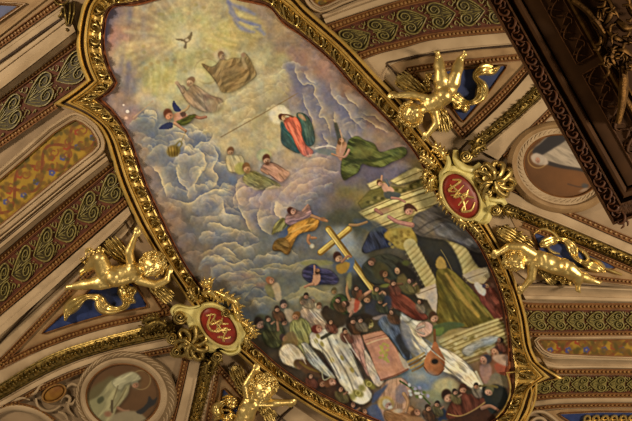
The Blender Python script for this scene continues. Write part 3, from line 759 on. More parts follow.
    c.poly([(437, 270), (444, 267), (453, 271), (464, 281), (476, 294), (488, 309), (500, 320), (504, 328), (486, 328), (460, 327), (438, 324), (437, 310), (438, 296), (436, 282)], (96, 82, 26), 1, 0.6, folds=(58, 9, 0.18))
    for P, cc, wd in (([(446, 274), (462, 298), (478, 316)], (156, 122, 40), 5), ([(452, 276), (470, 296), (488, 316)], (136, 108, 36), 3), ([(440, 285), (450, 305), (462, 322)], (70, 62, 22), 4), ([(438, 300), (444, 314), (450, 324)], (112, 98, 36), 2), ([(460, 300), (470, 312), (482, 324)], (88, 74, 22), 3), ([(484, 308), (498, 322)], (140, 120, 50), 2)):
        c.stroke(P, wd, cc, 0.75, 1.0, (0.5, 1, 0.8))
    c.head(440.5, 263, 4.6, (120, 88, 40), (128, 98, 34), -90); c.poly([(436, 262), (440, 256), (445, 261), (446, 268), (437, 268)], (150, 116, 44), 1, 0.6); c.stroke([(441, 250), (446, 258), (452, 270)], 0.9, (110, 92, 50), 0.8, 0.4)
    c.poly([(482, 288), (490, 286), (498, 296), (503, 316), (498, 322), (488, 310), (480, 300)], (96, 44, 30), 1, 0.8, folds=(60, 6, 0.2)); c.poly([(474, 284), (478, 282), (486, 290), (484, 296), (478, 292)], (160, 150, 140), 1, 0.6); c.head(487, 285, 3.4, (128, 90, 60), (64, 44, 28), 120); c.blob(484, 286, 2, 2, (60, 54, 70), 0.9)
    # ---- the great cross
    c.blob(340, 241, 15, 15, (132, 132, 126), 0.85, 0, 3)
    def beam(P, wd, n0, a, b):
        c.stroke(P, wd, (112, 84, 28), 1, 0.45); c.stroke(np.array(P) + np.array(n0), wd * 0.62, a, 1, 0.4); c.stroke(np.array(P) + np.array(n0) * 2.2, wd * 0.16, b, 0.8, 0.3)
    beam([(320.5, 252.5), (349, 229)], 6.4, (-0.5, -0.7), (170, 138, 58), (198, 168, 88)); beam([(328.5, 229), (375, 292)], 6.4, (-0.8, 0.5), (172, 138, 56), (200, 170, 92))
    # ---- angel in the yellow mantle
    c.poly([(272, 234), (275, 224), (283, 218), (288, 224), (285, 230), (277, 232)], (106, 98, 58), 1, 0.6, folds=(-50, 4, 0.2)); c.poly([(278, 236), (288, 226), (296, 230), (286, 238)], (74, 78, 88), 0.9, 0.8)
    c.poly([(285, 222), (288, 213), (295, 210), (303, 211), (309, 205), (311, 211), (312, 216), (304, 222), (292, 226)], (124, 94, 88), 1, 0.6, folds=(-20, 5, 0.18))
    c.poly([(288, 228), (296, 223), (306, 219), (316, 216), (319, 222), (315, 230), (305, 232), (298, 235), (293, 244), (288, 254), (281, 251), (273, 249), (276, 241), (284, 238), (288, 234)], (154, 102, 30), 1, 0.6, folds=(-35, 6, 0.22))
    c.poly([(275, 241), (284, 238), (290, 246), (287, 254), (280, 250), (273, 250)], (108, 78, 34), 0.9, 0.8, folds=(20, 5, 0.2)); c.stroke([(292, 232), (304, 226), (314, 224)], 1.4, (190, 138, 56), 0.8, 0.6)
    c.limb([(312, 216), (320, 219), (327, 221)], 3.6, (150, 104, 66)); c.blob(323, 219, 3, 2, (120, 76, 44), 0.7); c.limb([(309, 236), (308, 241), (310, 244)], 3.6, (150, 104, 70)); c.limb([(312, 238), (316, 238)], 3, (150, 104, 70))
    c.head(292, 211, 4.2, (140, 104, 88), (70, 42, 30), 20); c.blob(312, 246, 2.4, 2.4, (164, 156, 140), 0.8); c.limb([(303, 211), (308, 205)], 2.6, (140, 106, 92))
    # ---- angel holding the cross
    c.poly([(300, 263), (312, 260), (326, 260), (334, 263), (326, 265), (310, 266)], (118, 112, 72), 0.9, 0.8)
    c.poly([(346, 262), (352, 256), (355, 260), (352, 270), (346, 272)], (84, 92, 102), 1, 0.6); c.poly([(336, 266), (344, 262), (350, 264), (346, 272), (339, 273)], (150, 112, 36), 1, 0.6); c.head(338, 257.5, 5, (150, 114, 82), (64, 40, 26), 60); c.limb([(342, 262), (348, 256), (351, 257)], 2.8, (150, 104, 70))
    # small cherub with violet cloth
    c.poly([(305, 268), (314, 264), (320, 268), (330, 270), (338, 278), (336, 284), (324, 284), (314, 284), (306, 280), (302, 274)], (56, 52, 74), 1, 0.9, folds=(10, 6, 0.25))
    c.poly([(314, 273), (319, 273), (320.5, 279), (317, 285), (312, 284), (313, 278)], (160, 114, 88), 1, 0.5); c.limb([(315, 274), (314.5, 266)], 2.6, (160, 116, 90)); c.limb([(313, 284), (309, 285), (305, 287)], 3, (160, 114, 88)); c.head(317.5, 271, 2.8, (130, 90, 64), (66, 44, 30), -90)
    # pale angel on the left
    c.poly([(265, 286), (272, 284), (276, 292), (273, 298), (267, 294)], (112, 104, 70), 0.9, 0.7); c.poly([(272, 285), (278, 283), (281, 292), (281, 302), (276, 300), (274, 292)], (164, 142, 110), 0.9, 0.7); c.head(270.5, 280.5, 4, (156, 112, 80), (146, 88, 52), 20)
    # ==== the crowd below
    c.poly([(268, 312), (282, 300), (292, 306), (296, 318), (284, 326), (270, 326)], (96, 88, 68), 0.7, 1.2)
    c.poly([(255, 318), (262, 314), (276, 318), (285, 330), (296, 346), (290, 352), (274, 348), (262, 340)], (60, 58, 40), 0.8, 1.2)
    c.head(259.5, 323.5, 5.6, (150, 112, 90), (52, 42, 38), 55); c.poly([(262, 333), (272, 326), (282, 326), (284, 340), (276, 348), (266, 344)], (64, 64, 40), 1, 0.8, folds=(60, 6, 0.2)); c.limb([(278, 330), (277, 318), (275, 317)], 3, (132, 100, 76))
    c.head(283.5, 304.5, 4.2, (140, 106, 86), (62, 54, 48), 75); c.poly([(284, 310), (292, 310), (296, 320), (288, 322)], (150, 130, 108), 0.9, 0.8)
    c.head(284, 322, 3.6, (120, 90, 70), (48, 42, 38), 60)
    # white winged angel
    c.poly([(302, 306), (312, 302), (320, 306), (330, 318), (336, 330), (328, 332), (318, 326), (308, 318)], (186, 168, 144), 1, 0.7, folds=(50, 5, 0.12))
    c.poly([(300, 312), (308, 308), (318, 318), (328, 326), (320, 332), (308, 326)], (156, 132, 112), 0.8, 0.8, folds=(55, 4, 0.14)); c.poly([(330, 304), (318, 302), (328, 316), (340, 326), (338, 318)], (104, 96, 70), 0.8, 0.8)
    c.head(303, 301, 4.2, (150, 116, 90), (104, 88, 56), 80); c.head(312, 300, 3.4, (140, 112, 90), (110, 104, 96), 80); c.head(319, 306, 3.2, (150, 112, 84), (90, 66, 44), 90); c.head(326, 310, 3.6, (110, 82, 64), (54, 40, 30), 90)
    # green girl
    c.poly([(291, 322), (300, 318), (308, 322), (312, 334), (308, 346), (302, 350), (294, 342), (290, 332)], (122, 116, 68), 1, 0.7, folds=(70, 5, 0.18)); c.head(296, 316, 4.2, (146, 104, 72), (110, 76, 40), 120); c.stroke([(300, 346), (308, 358), (316, 368)], 2.4, (150, 146, 104), 0.9, 0.8)
    c.head(284, 338, 4, (122, 84, 66), (58, 46, 42), 30); c.poly([(286, 334), (294, 332), (298, 344), (290, 350), (282, 346)], (114, 92, 56), 0.8, 0.8)
    # white back, kneeling
    c.poly([(279, 352), (284, 345), (292, 344), (300, 350), (306, 360), (300, 368), (290, 366), (282, 362)], (182, 164, 136), 1, 0.7, folds=(55, 5, 0.12))
    c.head(299, 365, 5, (120, 80, 50), (104, 76, 36), 40); c.poly([(294, 362), (306, 360), (318, 372), (322, 378), (306, 374)], (82, 56, 36), 0.9, 1); c.stroke([(300, 362), (308, 368), (320, 372)], 2.4, (108, 84, 34), 0.8, 0.7)
    # red haired singer in white vestment with wing
    c.poly([(310, 334), (320, 330), (332, 328), (340, 332), (346, 344), (352, 352), (358, 368), (366, 384), (372, 396), (364, 404), (354, 402), (346, 394), (338, 380), (330, 364), (322, 352), (312, 346)], (190, 178, 154), 1, 0.7, folds=(60, 9, 0.13))
    for P in ([(326, 334), (334, 352), (346, 372), (356, 396)], [(336, 340), (344, 356), (358, 376)], [(318, 344), (330, 358), (340, 378)]): c.stroke(P, 1.6, (104, 98, 88), 0.75, 0.8)
    c.stroke([(330, 336), (342, 350), (354, 366)], 2.6, (190, 180, 160), 0.8, 0.9)
    for x, y in [(316, 341), (322, 344), (318, 336), (332, 360), (342, 358), (352, 370)]: c.blob(x, y, 3, 1.8, (140, 122, 52), 0.8, 60)
    for x, y in [(356, 393), (362, 388), (367, 383), (372, 386), (360, 394), (352, 397)]: c.blob(x, y, 4, 3.4, (126, 116, 50), 0.85, 30); 
    for x, y in [(358, 393), (369, 384)]: c.ring(x, y, 2.4, 0.9, (176, 164, 88), 0.8)
    c.poly([(302, 344), (308, 344), (318, 356), (328, 368), (336, 378), (330, 378), (318, 370), (308, 360)], (140, 136, 124), 1, 0.7, folds=(50, 4, 0.14)); c.stroke([(302, 344), (316, 360), (332, 378)], 1.2, (186, 178, 160), 0.8, 0.5)
    c.stroke([(322, 338), (332, 332), (336, 326)], 3.4, (64, 58, 44), 0.9, 0.7); c.head(317.5, 329, 5, (156, 108, 84), (96, 44, 30), -10); c.limb([(332, 330), (336, 325)], 3, (156, 116, 90)); c.poly([(338, 320), (344, 318), (346, 328), (340, 330)], (112, 104, 96), 0.9, 0.7)
    c.poly([(336, 330), (346, 328), (352, 336), (352, 348), (344, 346)], (170, 160, 138), 0.9, 0.8)
    # faces low on the left of the frame
    c.head(322, 383, 4.4, (130, 88, 62), (78, 46, 28), 60); c.head(331, 383, 5.6, (164, 120, 96), (96, 58, 34), -20); c.poly([(326, 390), (338, 384), (348, 394), (352, 406), (342, 410), (330, 402)], (62, 40, 28), 1, 1); c.stroke([(322, 372), (324, 380), (332, 376)], 1.2, (150, 140, 110), 0.8, 0.5)
    # pink vestment (embroidered)
    c.poly([(352, 330), (356, 328), (362, 338), (366, 352), (372, 372), (368, 376), (360, 362), (352, 350)], (150, 110, 96), 1, 0.8, folds=(70, 5, 0.2)); c.poly([(364, 350), (370, 356), (382, 376), (384, 384), (376, 386), (368, 372)], (172, 152, 134), 1, 0.7, folds=(60, 4, 0.1))
    c.poly([(362, 335), (374, 332), (384, 330), (388, 336), (396, 348), (404, 362), (408, 370), (396, 376), (381, 381), (376, 370), (369, 352), (364, 342)], (176, 118, 90), 1, 0.6, smooth=False, folds=(62, 14, 0.06))
    c.poly([(398, 352), (404, 358), (410, 368), (404, 368)], (170, 148, 124), 0.9, 0.6); c.stroke([(367, 344), (378, 340), (388, 338)], 1.4, (190, 152, 116), 0.8, 0.5); c.stroke([(365, 340), (386, 334)], 0.8, (110, 66, 48), 0.7, 0.4); c.stroke([(381, 380), (396, 375), (408, 369)], 1.6, (120, 76, 58), 0.9, 0.5)
    for k in range(12): c.blob(384 + 3.6 * math.sin(k * 1.9), 344 + k * 1.5, 2.2, 1.6, (160, 140, 56), 0.75, k * 40)
    c.stroke([(380, 346), (384, 354), (389, 362)], 1.6, (166, 146, 58), 0.8, 0.5)
    c.head(369, 324, 5, (150, 136, 82), (132, 120, 60), 60); c.blob(366, 326, 1.3, 1.3, (62, 54, 26), 0.9); c.blob(371, 322, 1.3, 1.3, (62, 54, 26), 0.9); c.limb([(360, 331), (354, 334)], 2.6, (120, 90, 40)); c.blob(363, 331, 5, 2, (96, 66, 34), 0.8, -10)
    c.poly([(372, 318), (384, 314), (388, 317), (378, 320)], (120, 108, 108), 0.9, 0.6)
    # blue wing and lute angel
    c.poly([(378, 322), (384, 316), (392, 320), (402, 318), (400, 326), (402, 336), (408, 348), (412, 358), (404, 358), (396, 346), (388, 336), (382, 330)], (78, 84, 98), 1, 0.7, folds=(65, 6, 0.2)); c.poly([(396, 340), (402, 334), (410, 350), (408, 360)], (44, 42, 44), 0.9, 0.8)
    c.poly([(400, 318), (408, 314), (420, 318), (424, 326), (420, 334), (428, 344), (444, 352), (460, 362), (472, 374), (480, 386), (470, 384), (454, 374), (440, 366), (424, 362), (412, 352), (404, 336)], (188, 174, 150), 1, 0.7, folds=(38, 7, 0.15))
    for P in ([(408, 326), (418, 344), (436, 356)], [(420, 336), (440, 350), (464, 368)], [(414, 340), (428, 356), (450, 368), (470, 380)]): c.stroke(P, 1.6, (112, 112, 118), 0.7, 0.9)
    c.poly([(400, 322), (406, 322), (414, 344), (420, 356), (410, 352), (402, 338)], (94, 96, 108), 0.8, 1)
    c.head(390, 306, 4, (120, 80, 56), (52, 36, 26), 90)
    c.head(401.5, 304, 4.4, (150, 118, 92), (60, 48, 36), -20); c.poly([(394, 306), (402, 302), (404, 305), (396, 309)], (160, 150, 134), 0.9, 0.5); c.poly([(402, 310), (410, 308), (416, 314), (408, 322), (402, 318)], (156, 146, 132), 1, 0.8, folds=(40, 4, 0.12))
    c.poly([(417, 326), (424, 321), (432, 324), (432, 332), (424, 337), (417, 334)], (170, 134, 118), 1, 0.7, folds=(60, 4, 0.1)); c.head(433.5, 317.5, 5.2, (158, 114, 84), (70, 46, 28), 60); c.limb([(424, 326), (416, 330), (424, 334)], 3, (160, 140, 128))
    c.poly([(434, 326), (448, 322), (462, 323), (464, 326), (450, 330), (440, 336), (434, 335)], (72, 80, 46), 1, 0.7); c.poly([(434, 330), (444, 327), (442, 334), (436, 335)], (98, 110, 50), 0.8, 0.7)
    # steps
    steps = [(438, 340), (470, 328), (498, 318), (504, 328), (506, 344), (482, 352), (464, 360), (446, 352)]
    c.poly(steps, (164, 146, 94), 0.95, 0.8, smooth=False)
    for k in range(8): c.stroke([(440 + k * 3.5, 344 + k * 3.0), (470 + k * 3.2, 331 + k * 3.4), (502 + k * 1, 320 + k * 3.6)], 1.5, (110, 90, 44), 0.6, 0.6)
    for k in range(8): c.stroke([(441 + k * 3.5, 342 + k * 3.0), (471 + k * 3.2, 329 + k * 3.4), (502 + k * 1, 318 + k * 3.6)], 1.1, (176, 160, 104), 0.5, 0.6)
    for k in range(46):
        x, y = 448 + RNG.random() * 46, 336 + RNG.random() * 22; c.blob(x, y, 2.2, 1.5, (172, 160, 124) if k % 2 else (110, 94, 46), 0.6, -20)
    c.poly([(462, 350), (474, 342), (490, 336), (500, 338), (494, 343), (478, 348), (468, 356)], (152, 152, 148), 0.85, 1.2, folds=(-20, 5, 0.1))
    c.poly([(410, 352), (426, 342), (432, 352), (418, 364), (408, 364)], (150, 120, 64), 0.0, 0.6); 
    for k in range(4): c.stroke([(408 + k * 1.5, 362 + k * 3), (416 + k * 1.5, 358 + k * 3), (424 + k, 353 + k * 3)], 2.2, (158, 128, 72) if k % 2 == 0 else (110, 80, 38), 0.9, 0.5)
    c.poly([(426, 348), (436, 346), (452, 352), (468, 364), (478, 378), (484, 392), (470, 388), (454, 376), (444, 372), (436, 368), (430, 358)], (186, 172, 148), 1, 0.8, folds=(42, 6, 0.17))
    # lute
    c.stroke([(434.5, 330), (435, 345)], 2.6, (108, 72, 40), 1, 0.5); c.poly([(434, 342), (437, 343), (440, 350), (445, 360), (443, 370), (436, 375), (428, 374), (424, 366), (426, 356), (431, 349)], (160, 92, 48), 1, 0.5, shade=(200, 0.22)); c.blob(434.8, 361.5, 3.4, 2.7, (30, 24, 22), 1, 0, 4); c.ring(434.8, 361.5, 4, 0.8, (110, 70, 40), 0.9, 3.3)
    c.stroke([(424, 367), (430, 374), (438, 375), (444, 369)], 1.2, (96, 52, 28), 0.9, 0.5)
    # sky patch and lilies, old saint
    c.blob(425, 380, 16, 9, (110, 122, 138), 0.9, 15, 2); c.blob(420, 376, 8, 4, (150, 150, 146), 0.6, 10, 1); c.blob(446, 386, 13, 8, (166, 154, 112), 0.9, 0, 3); c.blob(436, 396, 12, 7, (134, 136, 100), 0.7, 20, 2); c.blob(424, 386, 8, 4, (92, 108, 136), 0.6, 20)
    c.poly([(380, 388), (388, 380), (402, 378), (410, 388), (408, 400), (412, 414), (404, 426), (384, 428), (376, 418), (378, 404)], (150, 116, 96), 1, 0.9, folds=(95, 8, 0.16)); c.poly([(396, 388), (404, 384), (408, 394), (402, 404), (396, 400)], (126, 108, 108), 0.8, 1)
    c.poly([(372, 404), (382, 394), (388, 384), (382, 388), (374, 394)], (74, 78, 98), 0.95, 0.8); c.poly([(366, 410), (376, 404), (382, 414), (384, 424), (370, 420)], (76, 82, 106), 0.95, 1)
    c.blob(386, 403, 8, 7, (170, 134, 62), 0.9, 0, 4); c.head(387.5, 404.5, 5, (160, 120, 96), (170, 156, 130), 50, (180, 168, 150)); c.poly([(384, 412), (394, 409), (402, 410), (412, 406), (414, 416), (400, 424), (388, 422)], (156, 104, 60), 0.9, 0.9, folds=(20, 5, 0.15)); c.limb([(404, 394), (408, 402), (406, 412)], 4, (166, 124, 88)); c.blob(398, 411, 5, 2.4, (160, 148, 136), 0.8)
    c.stroke([(400, 381), (408, 386), (418, 392), (430, 404)], 1.6, (66, 78, 40), 0.95, 0.5)
    for k in range(18): c.blob(404 + 12 * RNG.random() + k * 0.8, 384 + 8 * RNG.random() + k * 0.5, 2, 1.6, [(170, 168, 164), (88, 100, 54), (140, 134, 150)][k % 3], 0.9, RNG.random() * 90)
    # people in the bottom row
    c.head(416, 413, 4.6, (150, 104, 76), (92, 60, 38), -30); c.poly([(406, 420), (414, 416), (424, 420), (428, 432), (404, 432)], (146, 100, 60), 1, 0.9); c.poly([(432, 410), (442, 408), (448, 414), (446, 420), (434, 420)], (42, 46, 62), 0.95, 0.8)
    for k in range(14): c.blob(424 + RNG.random() * 22, 414 + RNG.random() * 10, 2.4, 2, [(60, 50, 36), (96, 74, 48), (48, 54, 66)][k % 3], 0.8)
    c.poly([(449, 406), (456, 396), (466, 392), (478, 396), (488, 400), (480, 408), (470, 414), (462, 416), (452, 420), (446, 416)], (88, 44, 30), 1, 0.7, folds=(70, 8, 0.2)); c.stroke([(448, 414), (460, 416), (474, 410), (488, 400)], 1.2, (150, 112, 58), 0.9, 0.5)
    c.poly([(448, 420), (464, 416), (482, 408), (494, 414), (490, 428), (450, 430)], (58, 34, 24), 1, 1); c.head(447.5, 396.5, 6.2, (156, 114, 88), (54, 36, 24), 60)
    c.head(463, 389, 4.4, (142, 98, 72), (74, 46, 30), 90); c.blob(469, 392, 3.4, 2.6, (60, 48, 34), 0.9)
    c.poly([(482, 388), (492, 384), (504, 386), (508, 398), (502, 408), (492, 414), (486, 404)], (38, 38, 34), 1, 0.8); c.head(489, 391, 5, (158, 116, 88), (86, 80, 56), 110); c.stroke([(480, 386), (488, 385), (497, 387)], 2.6, (90, 78, 44), 0.95, 0.6); c.limb([(482, 408), (490, 406), (498, 410)], 4, (136, 92, 68))
    c.poly([(484, 382), (492, 374), (502, 374), (508, 380), (508, 388), (496, 384), (488, 386)], (112, 98, 76), 0.9, 0.9)
    c.poly([(480, 366), (488, 362), (492, 372), (486, 384), (481, 378)], (138, 104, 92), 1, 0.8); c.head(485, 359.5, 5.6, (150, 106, 82), (62, 52, 52), 160); c.poly([(494, 366), (500, 362), (510, 364), (511, 374), (500, 374)], (156, 70, 42), 1, 0.8); c.head(496.5, 351.5, 6, (150, 106, 80), (62, 48, 44), 150); c.poly([(492, 357), (504, 354), (510, 358), (510, 366), (500, 364)], (160, 130, 112), 0.9, 0.8)
    c.stroke([(476, 372), (482, 384)], 2.4, (176, 168, 150), 0.8, 0.8)
    # ---- dark middle group under the cross
    c.poly([(362, 268), (372, 258), (388, 254), (404, 262), (400, 276), (386, 284), (370, 282)], (46, 46, 36), 0.95, 1, folds=(40, 9, 0.2)); c.poly([(372, 266), (380, 262), (388, 268), (384, 278), (376, 278)], (64, 58, 34), 0.8, 1)
    c.poly([(398, 276), (408, 272), (416, 282), (420, 292), (408, 294), (398, 288)], (92, 78, 44), 0.9, 0.9); c.head(384, 274, 4, (116, 82, 56), (56, 40, 26), 20); c.head(398.5, 270.5, 4.4, (152, 112, 76), (46, 34, 24), 170); c.poly([(396, 264), (404, 264), (416, 276), (412, 284), (404, 274)], (32, 28, 22), 0.95, 0.8)
    c.blob(386, 285.5, 6, 2, (112, 110, 46), 0.8, -8); c.blob(406, 263, 4, 3, (74, 76, 34), 0.8); c.head(371.5, 262, 4, (120, 86, 66), (70, 52, 40), 120); c.limb([(386, 280), (394, 284), (402, 284)], 4, (100, 70, 44))
    c.poly([(388, 294), (396, 292), (408, 298), (418, 308), (428, 318), (416, 320), (402, 312), (392, 306)], (98, 44, 30), 1, 0.8, folds=(45, 8, 0.22)); c.head(384.5, 293.5, 4.6, (140, 102, 74), (52, 38, 28), 150); c.stroke([(396, 292), (410, 300), (426, 316)], 1.6, (146, 66, 40), 0.7, 0.8)
    c.poly([(366, 302), (376, 298), (390, 296), (390, 310), (376, 316), (366, 314)], (50, 50, 58), 0.9, 1); c.head(367, 299, 4.2, (140, 100, 72), (70, 52, 36), 100)
    # red clad youth reaching for the cross
    c.poly([(332, 300), (340, 294), (348, 300), (348, 312), (338, 316), (331, 310)], (62, 70, 36), 1, 0.9, folds=(50, 6, 0.2)); c.poly([(346, 304), (352, 298), (358, 300), (362, 306), (354, 313), (348, 312)], (158, 116, 88), 1, 0.6); c.poly([(355, 300), (359, 290), (362, 292), (360, 302), (358, 310), (354, 312)], (166, 66, 40), 1, 0.6)
    c.limb([(360, 299), (366, 294), (371, 291)], 3.6, (164, 116, 86)); c.limb([(350, 300), (347, 292), (348, 282)], 3.2, (150, 108, 70)); c.head(345, 304, 3.8, (150, 104, 78), (64, 42, 28), 170); c.limb([(352, 312), (350, 317)], 3, (150, 106, 80)); c.head(334, 291, 3.2, (116, 92, 60), (86, 76, 48), 90); c.poly([(350, 272), (346, 280), (350, 290), (352, 280)], (126, 116, 72), 0.8, 0.8); c.poly([(320, 312), (330, 308), (346, 316), (344, 326), (330, 326)], (52, 40, 28), 0.95, 1)
    c.poly([(346, 320), (360, 314), (372, 316), (366, 330), (352, 334)], (40, 30, 22), 0.9, 1)
    for x, y, q, a in ((268, 319, 3, 60), (277, 309, 3, 80), (306, 296, 3, 90), (338, 300, 3, 120), (345, 331, 3, 60), (353, 321, 3.2, 90), (360, 320, 3, 60), (392, 312, 3, 150), (380, 301, 3, 90), (376, 289, 3, 40), (393, 283, 3, 60), (410, 281, 3, 170), (340, 389, 3.4, 30), (352, 405, 3.6, 0), (364, 412, 3.4, -30), (310, 376, 3, 30), (428, 408, 3.4, 60), (437, 404, 3, 100), (455, 392, 3, 60), (476, 386, 3, 90), (356, 288, 2.8, 60), (330, 322, 2.8, 20), (420, 302, 2.8, 180), (500, 340, 3, 180)):
        k = int(x * 3 + y) % 6; d = 1 if x < 400 else 0.4
        c.poly([(x - q * 1.3, y + q * 0.7), (x + q * 0.9, y + q * 0.5), (x + q * (1.6 + d), y + q * 2.2), (x + q * (1.4 + d), y + q * 4.0), (x - q * 0.2, y + q * 3.8), (x - q * 1.5, y + q * 2.2)], [(86, 56, 36), (64, 66, 48), (112, 98, 82), (78, 74, 84), (98, 52, 38), (94, 84, 52)][k], 0.7, 0.8, folds=(65, 5, 0.18))
        c.limb([(x + q * 1.2, y + q * 1.6), (x + q * 2.2, y + q * 0.9)], q * 0.6, (134, 98, 74)) if k % 2 else None
        c.head(x, y, q, (136, 98, 74), (56, 42, 32), a)
    for P in ([(300, 352), (306, 364)], [(344, 336), (350, 346), (360, 360)], [(326, 346), (332, 360), (344, 380)], [(314, 338), (322, 352)], [(288, 346), (296, 356)], [(310, 310), (320, 322)], [(416, 332), (430, 348)], [(446, 358), (464, 376)], [(426, 346), (446, 362)]): c.stroke(P, 1.3, (196, 186, 164), 0.7, 0.6, (0.4, 1, 0.4))
    for P in ([(306, 352), (314, 364)], [(350, 352), (360, 370), (366, 386)], [(322, 350), (328, 362), (338, 376)], [(316, 312), (326, 322)], [(422, 338), (438, 356)], [(440, 362), (460, 380)]): c.stroke(P, 1.4, (92, 86, 78), 0.6, 0.6, (0.4, 1, 0.4))
    # brushwork: broken colour, short strokes
    warm = fbm(c.X, c.Y, 9, 71, 3) - 0.5; cool = fbm(c.X + 40, c.Y, 7, 91, 3) - 0.5
    g = c.I.mean(2, keepdims=True)
    c.I = g + (c.I - g) * 0.95
    c.I *= np.stack([1 + 0.18 * warm, 1 + 0.08 * warm + 0.06 * cool, 1 - 0.16 * warm + 0.06 * cool], 2)
    c.I *= (1.0 + 0.13 * c.N2 + 0.10 * (fbm(c.X, c.Y, 2.4, 55, 2) - 0.5))[..., None]
    # crisp up the drawing and deepen the modelling
    for rad, amt in ((2.2, 0.55), (9.0, 0.25)):
        c.I += amt * (c.I - np.stack([blur(c.I[..., k], rad) for k in range(3)], 2))
    c.I = np.clip(c.I, 14, 225)
    g = c.I.mean(2, keepdims=True); sat = np.ptp(c.I, axis=2, keepdims=True)
    c.I = g + (c.I - g) * (1 - 0.22 * np.clip((sat - 40) / 60, 0, 1))
    c.I *= np.array([1.07, 1.05, 0.98]) * (1 + 0.17 * np.clip((330 - c.Y - 0.15 * c.X) / 80, 0, 1))[..., None]
    return c


def area(P):
    P = np.asarray(P, float); x, y = P[:, 0], P[:, 1]
    return 0.5 * float(np.sum(x * np.roll(y, -1) - y * np.roll(x, -1)))


def grow(P, d):
    """closed outline widened by d px"""
    P = np.asarray(P, float)
    return offs(P, -d if area(P) > 0 else d, True)


fr = painted_surface('ceiling_fresco', paint_fresco(), grow(INNER, 2.0), 0.012)
tag(fr, 'large painted fresco of heavenly clouds, saints and a gold cross inside the gilded frame', 'fresco')
# ------------------------------------------------------------------ vault shell
gx = np.linspace(-190, 822, 60); gy = np.linspace(-180, 600, 48)
GX, GY = np.meshgrid(gx, gy)
lo = S(GX, GY, -0.01)
up = lo + np.array([0, 0, 0.25])
mb = MB(); mb.grid(lo); mb.grid(up)
n0, n1 = GX.shape
edge = [(0, j) for j in range(n1)] + [(i, n1 - 1) for i in range(n0)] + [(n0 - 1, j) for j in range(n1 - 1, -1, -1)] + [(i, 0) for i in range(n0 - 1, -1, -1)]
mb.grid(np.stack([np.array([lo[e] for e in edge]), np.array([up[e] for e in edge])]))
tag(obj('ceiling', mb, 'plaster'), kind='structure')

# ------------------------------------------------------------------ the great frame
frame = empty('fresco_frame', S(316, 210, 0.0), 'huge gilded moulded frame with carved leaves surrounding the ceiling fresco', 'frame')


def across(prof, name, m, parent, sel=None):
    t = np.array([p[0] for p in prof]); h = np.array([p[1] for p in prof])
    A, B = INNER, OUTER
    X = A[:, None] * (1 - t)[None, :, None] + B[:, None] * t[None, :, None]
    return obj(name, MB().grid(S(X[..., 0], X[..., 1], np.broadcast_to(h, X.shape[:2])), closed_u=True), m, parent)


across([(-0.03, 0.0), (-0.03, 0.03), (0.0, 0.042), (0.03, 0.03), (0.035, 0.02)], 'inner_rim', 'rim', frame)
across([(0.03, 0.01), (0.05, 0.03), (0.11, 0.038), (0.12, 0.01)], 'red_fillet', 'rimdk', frame)
across([(0.11, 0.01), (0.13, 0.045), (0.18, 0.055), (0.21, 0.035), (0.3, 0.045), (0.42, 0.06), (0.52, 0.085), (0.56, 0.115), (0.60, 0.11), (0.61, 0.03)], 'carved_band', 'goldrail', frame)
across([(0.60, 0.02), (0.615, 0.10), (0.635, 0.135), (0.675, 0.145), (0.715, 0.13), (0.73, 0.05), (0.75, 0.02), (0.82, 0.02), (0.835, 0.06), (0.85, 0.10), (0.89, 0.115), (0.93, 0.108), (0.965, 0.08), (1.0, 0.03), (1.0, 0.0)], 'outer_rail', 'goldrail', frame)
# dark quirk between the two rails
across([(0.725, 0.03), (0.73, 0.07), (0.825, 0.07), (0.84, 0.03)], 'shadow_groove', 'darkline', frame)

# carved acanthus leaves on the band, each a part
mid = INNER * 0.64 + OUTER * 0.36
seg = np.r_[0, np.cumsum(np.linalg.norm(np.diff(np.vstack([mid, mid[:1]]), axis=0), axis=1))]
closed_I = np.vstack([INNER, INNER[:1]]); closed_O = np.vstack([OUTER, OUTER[:1]])


def frame_pt(s, t):
    s = np.mod(s, seg[-1])
    a = np.stack([np.interp(s, seg, closed_I[:, k]) for k in (0, 1)], -1)
    b = np.stack([np.interp(s, seg, closed_O[:, k]) for k in (0, 1)], -1)
    return a * (1 - np.asarray(t)[..., None]) + b * np.asarray(t)[..., None]


PITCH = 16.5
NL = int(seg[-1] / PITCH)


def leaf_at(s0, flip):
    f = 1 if flip else -1
    mb = MB()
    def R(pts, w, h0, hh, tp=(0.5, 1, 0.3)):
        p = np.array(pts, float)
        ridge(mb, frame_pt(s0 + f * p[:, 0], p[:, 1]), w, h0, hh, n=8, taper=tp)
    # S-scroll with broad lobes and a bud
    R([(-6, 0.22), (-3.6, 0.15), (-0.4, 0.20), (1.6, 0.33), (0.4, 0.47), (-2.2, 0.46), (-2.6, 0.36)], 1.55, 0.045, 0.095, (0.4, 1, 1.1, 1, 0.5))
    R([(-1, 0.22), (2.6, 0.17), (5.4, 0.24), (6.2, 0.38)], 1.5, 0.04, 0.085)
    R([(0.8, 0.30), (3.8, 0.34), (5.2, 0.46), (4.2, 0.56)], 1.4, 0.06, 0.085)
    R([(-4.4, 0.24), (-5.8, 0.37), (-4.8, 0.52)], 1.3, 0.05, 0.085)
    for u, t, r, hh in ((-2.2, 0.40, 1.3, 0.05), (3.0, 0.27, 1.1, 0.045), (-4.4, 0.2, 1.0, 0.04), (5.6, 0.5, 0.9, 0.04)):
        p = frame_pt(np.array([s0 + f * u]), np.array([t]))[0]
        dome(mb, p[0], p[1], r, r, 0, 0.06, hh, nu=7, nv=2)
    return mb


for k in range(NL):
    s0 = (k + 0.5) * seg[-1] / NL
    p = frame_pt(np.array([s0]), np.array([0.4]))[0]
    if p[0] < -15 or p[1] < -14 or p[1] > 434: continue
    obj('acanthus_leaf', leaf_at(s0, k % 2), 'golddk', frame, sharp=60)

